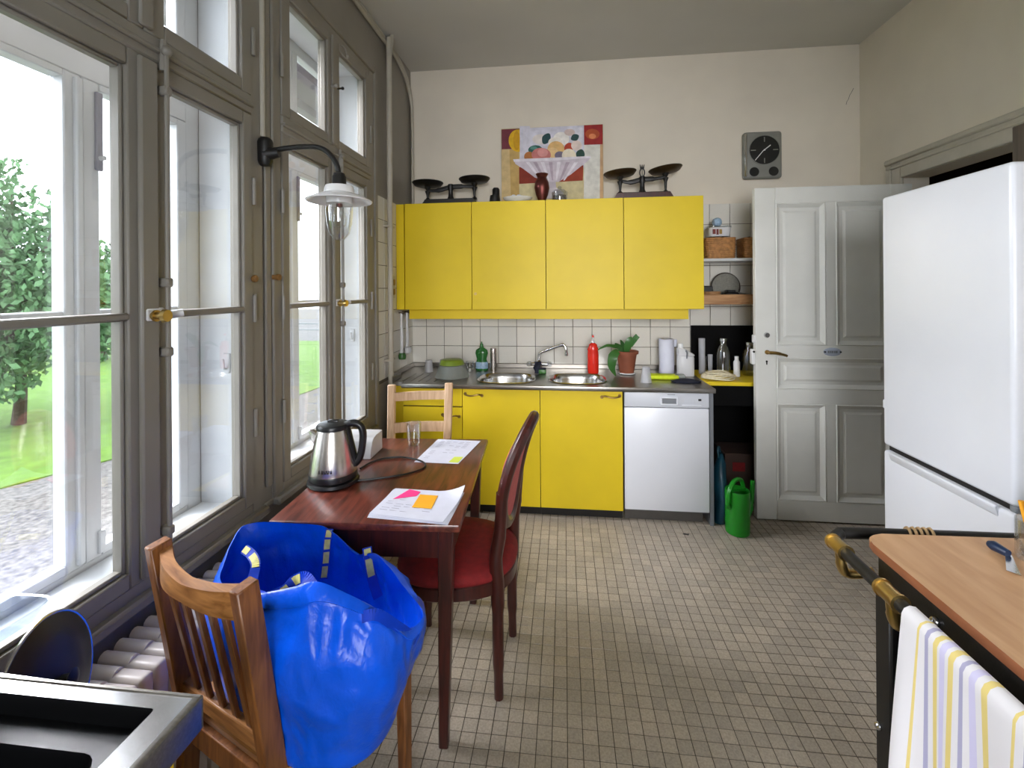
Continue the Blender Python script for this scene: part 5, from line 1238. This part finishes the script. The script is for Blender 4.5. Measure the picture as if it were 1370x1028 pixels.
mb.bm.faces.new(V[0][::-1]); mb.bm.faces.new(V[-1]); mb.build('top_rail', 'oak_rail', t)
for k in range(5):
    x_ = -.108+.054*k; MB().bar((x_*.95, -.015, .528), (x_, -.074, .818), .019, .010, .002, side=(1, 0, 0)).build('slat', 'oak', t)
MB().box(-PXW+.012, PXW-.012, -.026, -.004, .495, .532, .003).build('lower_rail', 'oak_rail', t)
MB().prism([(-.19, .0), (.19, 0), (.21, .40), (.2, .415), (-.2, .415), (-.21, .40)], .43, .452, 'xy', .005).build('seat', 'oak_rail', t)
mb = MB().box(-PXW+.012, PXW-.012, -.012, .008, .375, .43, .002).box(-.17, .17, .37, .388, .375, .43, .002)
for s in (-1, 1): mb.bar((s*.17, .01, .40), (s*.187, .37, .40), .018, .055, 0, side=(1, 0, 0))
mb.build('seat_rail', 'oak', t)
# blue bag
bg_ = thing('shopping_bag', 'large crinkled blue shopping bag with yellow printed straps on the oak chair', 'bag', (-.68, 1.16, .4525))
UV = lambda q: [tuple(PX(u, v, y=y)) for u, v, y in q]
rim = UV([(318, 800, .985), (350, 796, .955), (388, 788, .945), (425, 781, .945), (470, 799, .955), (507, 818, .975), (546, 842, 1.02), (567, 824, 1.08), (548, 795, 1.15), (518, 758, 1.21), (500, 740, 1.25), (478, 742, 1.275), (458, 723, 1.29), (441, 711, 1.305), (425, 704, 1.315), (375, 700, 1.325), (330, 702, 1.30), (312, 725, 1.24), (299, 755, 1.15), (294, 780, 1.06)])
mid = UV([(330, 900, .955), (365, 900, .915), (400, 905, .90), (435, 905, .90), (480, 905, .915), (518, 905, .945), (546, 905, 1.0), (555, 880, 1.06)])+[(-.36, 1.14, .60), (-.40, 1.20, .60), (-.46, 1.25, .61), (-.53, 1.285, .61), (-.60, 1.305, .61), (-.66, 1.315, .61), (-.72, 1.325, .62), (-.80, 1.333, .62), (-.89, 1.315, .62), (-.965, 1.26, .62), (-.975, 1.18, .61), (-.92, 1.085, .61)]
low = UV([(350, 1032, .955), (378, 1040, .93), (405, 1046, .918), (435, 1046, .918), (465, 1042, .932), (495, 1020, .965), (520, 985, 1.02), (530, 960, 1.08)])+[(-.44, 1.14, .462), (-.47, 1.19, .462), (-.52, 1.23, .462), (-.57, 1.255, .462), (-.62, 1.275, .462), (-.67, 1.285, .462), (-.73, 1.295, .462), (-.80, 1.30, .462), (-.87, 1.285, .462), (-.92, 1.24, .462), (-.925, 1.16, .462), (-.885, 1.085, .462)]
low = [(x, y, max(.4535, min(z, .462))) for x, y, z in low]
SUB = 8
L3 = [spline(q, SUB, True) for q in (rim, mid, low)]
NB = len(L3[0]); NV = 44
def bagp(i, v):
    a_, b_, c_ = L3[0][i], L3[1][i], L3[2][i]
    b2 = b_*2-(a_+c_)*.5; p = a_*(1-v)**2+b2*2*v*(1-v)+c_*v*v
    n_ = noise.noise_vector(p*8)*.010+noise.noise_vector(p*20)*.003
    d_ = Vector((p.x+.64, p.y-1.14, .15)).normalized()
    q2 = Vector((p.x*11, p.y*11, p.z*5)); q3 = Vector((p.x*24+p.z*7, p.y*24, p.z*13))
    n_ += d_*(abs(noise.noise(q2))*-.017+abs(noise.noise(q3))*-.010+.006)
    k = min(1, v*5)*.9+.25
    if v > .97: k *= .0
    return p+n_*k
mb = MB(); V = []
for i in range(NB): V.append([mb.bm.verts.new(bagp(i, j/(NV-1))) for j in range(NV)])
for i in range(NB):
    for j in range(NV-1): mb.bm.faces.new((V[i][j], V[i][j+1], V[(i+1) % NB][j+1], V[(i+1) % NB][j]))
mb.bm.faces.new([V[i][-1] for i in range(NB)])
mb.build('bag_body', 'bag_blue', bg_, world=True, smooth=50)
# rim hem just outside the opening
mb = MB(); cx_, cy_ = -.64, 1.14
def hemp(i, z, off):
    p = bagp(i % NB, z); d = Vector((p.x-cx_, p.y-cy_, 0)).normalized(); return p+d*off
rows = []
for i in range(NB): rows.append([mb.bm.verts.new(hemp(i, 0, -.002)+Vector((0, 0, .002))), mb.bm.verts.new(hemp(i, 0, .003)), mb.bm.verts.new(hemp(i, .10, .004)), mb.bm.verts.new(hemp(i, .11, .001))])
for i in range(NB):
    A, B = rows[i], rows[(i+1) % NB]
    for k in range(3): mb.bm.faces.new((A[k], A[k+1], B[k+1], B[k]))
mb.build('hem', 'bag_blue', bg_, world=True, smooth=60)
def ribbon(pts, wd, name, patches=(), n_=7, mat='bag_band', par=None):
    P_ = spline(pts, n_); mb = MB(); prints = []; R_ = []
    for i, p in enumerate(P_):
        tt = (P_[min(i+1, len(P_)-1)]-P_[max(i-1, 0)]).normalized()
        vw = (Vector((0, 0, CAM_H))-p).normalized(); sd = tt.cross(vw).normalized(); nn = sd.cross(tt).normalized()
        if nn.dot(vw) < 0: nn = -nn
        R_.append((p, sd, nn))
    for (p, s, n1), (q, s2, n2) in zip(R_, R_[1:]):
        mb.bar(p, q+(q-p)*.05, wd, .003, side=s)
    L_ = len(R_)
    for a_, b_ in patches:
        m2 = MB(); prints.append(m2); ia, ib = int(a_*(L_-1)), max(int(a_*(L_-1))+1, int(b_*(L_-1)))
        for i in range(ia, min(ib, L_-1)):
            (p, s, n1), (q, s2, n2) = R_[i], R_[i+1]; m2.bar(p+n1*.0022, q+n2*.0022, wd*.72, .0012, side=s)
    o = mb.build(name, mat, par or bg_, world=True)
    for m2 in prints: m2.build('strap_print', 'bag_yellow', o, world=True)
    return o
yb_ = lambda u, v, y: PX(u, v, y=y)
ribbon([yb_(441, 708, 1.312), yb_(438, 725, 1.300), yb_(436, 750, 1.285), yb_(433, 775, 1.27)], .022, 'strap', ((.06, .26), (.32, .5), (.56, .74), (.8, .97)))
ribbon([yb_(491, 733, 1.268), yb_(493, 748, 1.262), yb_(498, 775, 1.25), yb_(506, 800, 1.235)], .026, 'strap', ((.05, .28), (.36, .62)))
ribbon([yb_(327, 735, 1.22), yb_(336, 742, 1.18), yb_(342, 755, 1.15), yb_(338, 775, 1.10), yb_(335, 792, 1.04), yb_(352, 800, .99)], .024, 'strap', ((.02, .16), (.24, .48), (.7, .9)))
ribbon([yb_(365, 798, .97), yb_(382, 790, .97), yb_(395, 777, .985), yb_(408, 774, .975), yb_(418, 786, .955)], .026, 'strap', ((.18, .34), (.48, .66)))
ribbon([yb_(484, 826, .945), yb_(505, 823, .955), yb_(530, 838, .985), yb_(557, 856, 1.045)], .022, 'outer_strap', mat='bag_band')

# ------------------------------------------------------------------ radiator under the windows
rad = thing('radiator', 'white sectional radiator below the windows', 'radiator', (-1.10, 1.5, 0))
mb = MB()
mb.cyl((-.088, 0, .522), (.0, 0, .522), .0175, n=12).box(-.085, -.02, -.0165, .0165, .06, .522, .008, 2)
mb.box(-.015, .084, -.0185, .0185, .46, .532, .012, 3).box(.015, .083, -.0165, .0165, .06, .50, .008, 2)
mb.box(-.06, .06, -.0215, .0215, .09, .12)
s0 = mb.build('section', 'radiator_paint', rad, loc=(-.005, -.78, 0))
for k in range(1, 38): link_copy(s0, rad, (-.005, -.78+.043*k, 0))
MB().box(-.05, -.02, -.76, -.72, 0, .05).box(-.05, -.02, .74, .78, 0, .05).build('foot', 'radiator_paint', rad)
t = thing('heat_meter', 'small white strip of a heat meter clipped to the radiator top', 'meter', (-1.15, 1.52, .5405))
o = MB().box(-.02, .02, -.05, .05, 0, .03, .004).build('case', 'white_plastic', t); MB().box(.0205, .022, -.035, .035, .006, .022).build('window', 'ink', t)
# black lid standing on the radiator
t = thing('pan_lid', 'round black pan lid with a bright rim leaning behind the steel sink', 'lid', (-1.05, .825, .5405), R(20))
Mx = Matrix.Translation((0, 0, .132)) @ Matrix.Rotation(R(82), 4, 'Y')
MB().lathe([(0, .022), (.06, .02), (.10, .012), (.128, .0), (.128, -.003), (0, .0)], (0, 0, 0), 40, mat=Mx).build('plate', 'black_paint', t)
mb = MB(); mb.tube([Mx @ Vector((.129*math.cos(a_), .129*math.sin(a_), -.002)) for a_ in [2*math.pi*i/48 for i in range(48)]], .0035, 8, closed=True); mb.build('rim', 'steel_bright', t)
mb = MB().lathe([(0, .02), (.012, .02), (.010, .035), (.018, .042), (0, .048)], (0, 0, 0), 14, mat=Mx); mb.build('knob', 'black_plastic', t)
# clear dish on the window sill between the casements
t = thing('clear_tray', 'clear plastic tray on the sill between the window panes', 'tray', (-1.38, .965, .6125))
m_ = MB(); m_.lathe([(0, .0), (.85, 0), (1, 1), (1.03, 1.02), (.97, 1.0), (.83, .06), (0, .05)], (0, 0, 0), 36, squ=5)
for v in m_.bm.verts: v.co = Vector((v.co.x*.066, v.co.y*.085, v.co.z*.07))
m_.build('body', 'plastic_clear', t)
# ------------------------------------------------------------------ steel sink unit in the left foreground
t = thing('sink_unit', 'freestanding sink unit with steel top and yellow front in the left foreground', 'sink', (-.87, .1, 0))
z1 = .85
mb = MB(); outer = [(-1.195, -.62), (-.562, -.62), (-.562, .645), (-1.195, .66)]
def rr(x0, x1, y0, y1, r_, n=5):
    out = []
    for cx, cy, a0 in ((x1-r_, y1-r_, 0), (x0+r_, y1-r_, 90), (x0+r_, y0+r_, 180), (x1-r_, y0+r_, 270)):
        for k in range(n+1): a_ = R(a0+90*k/n); out.append((cx+r_*math.cos(a_), cy+r_*math.sin(a_)))
    return out
hole = rr(-1.14, -.612, -.3, .622, .006)
plate(mb, outer, [hole], z1); mb.build('top_sheet', 'steel_bright', t, world=True)
mb = MB().box(-.572, -.556, -.62, .648, .80, z1+.002, .005, 2).box(-1.195, -.557, .642, .652, .80, z1+.002, .003)
mb.build('edge', 'steel_top', t, world=True)
rings = [hole, rr(-1.138, -.614, -.298, .620, .006), rr(-1.137, -.616, -.297, .618, .006), rr(-1.10, -.650, -.26, .582, .035), rr(-1.097, -.654, -.257, .578, .035), rr(-1.08, -.67, -.24, .56, .05), rr(-1.0, -.75, -.16, .48, .05)]
zs = [z1, z1-.004, z1-.03, z1-.034, z1-.045, z1-.19, z1-.2]
m_ = MB(); V = [[m_.bm.verts.new((p[0], p[1], z_)) for p in rg] for rg, z_ in zip(rings, zs)]
for A, B in zip(V, V[1:]):
    for i in range(len(A)): m_.bm.faces.new((A[i], A[(i+1) % len(A)], B[(i+1) % len(A)], B[i]))
m_.bm.faces.new(V[-1]); m_.build('bowl', 'sink_black', t, world=True)
MB().box(-1.19, -.585, -.6, .625, .08, .64, .003).box(-1.19, -1.15, -.6, .625, .64, .80).box(-.603, -.585, -.6, .625, .64, .80).build('cabinet', 'yellow_laminate', t, world=True)
MB().box(-1.17, -.62, -.58, .60, 0, .08).build('plinth', 'kick_black', t, world=True)
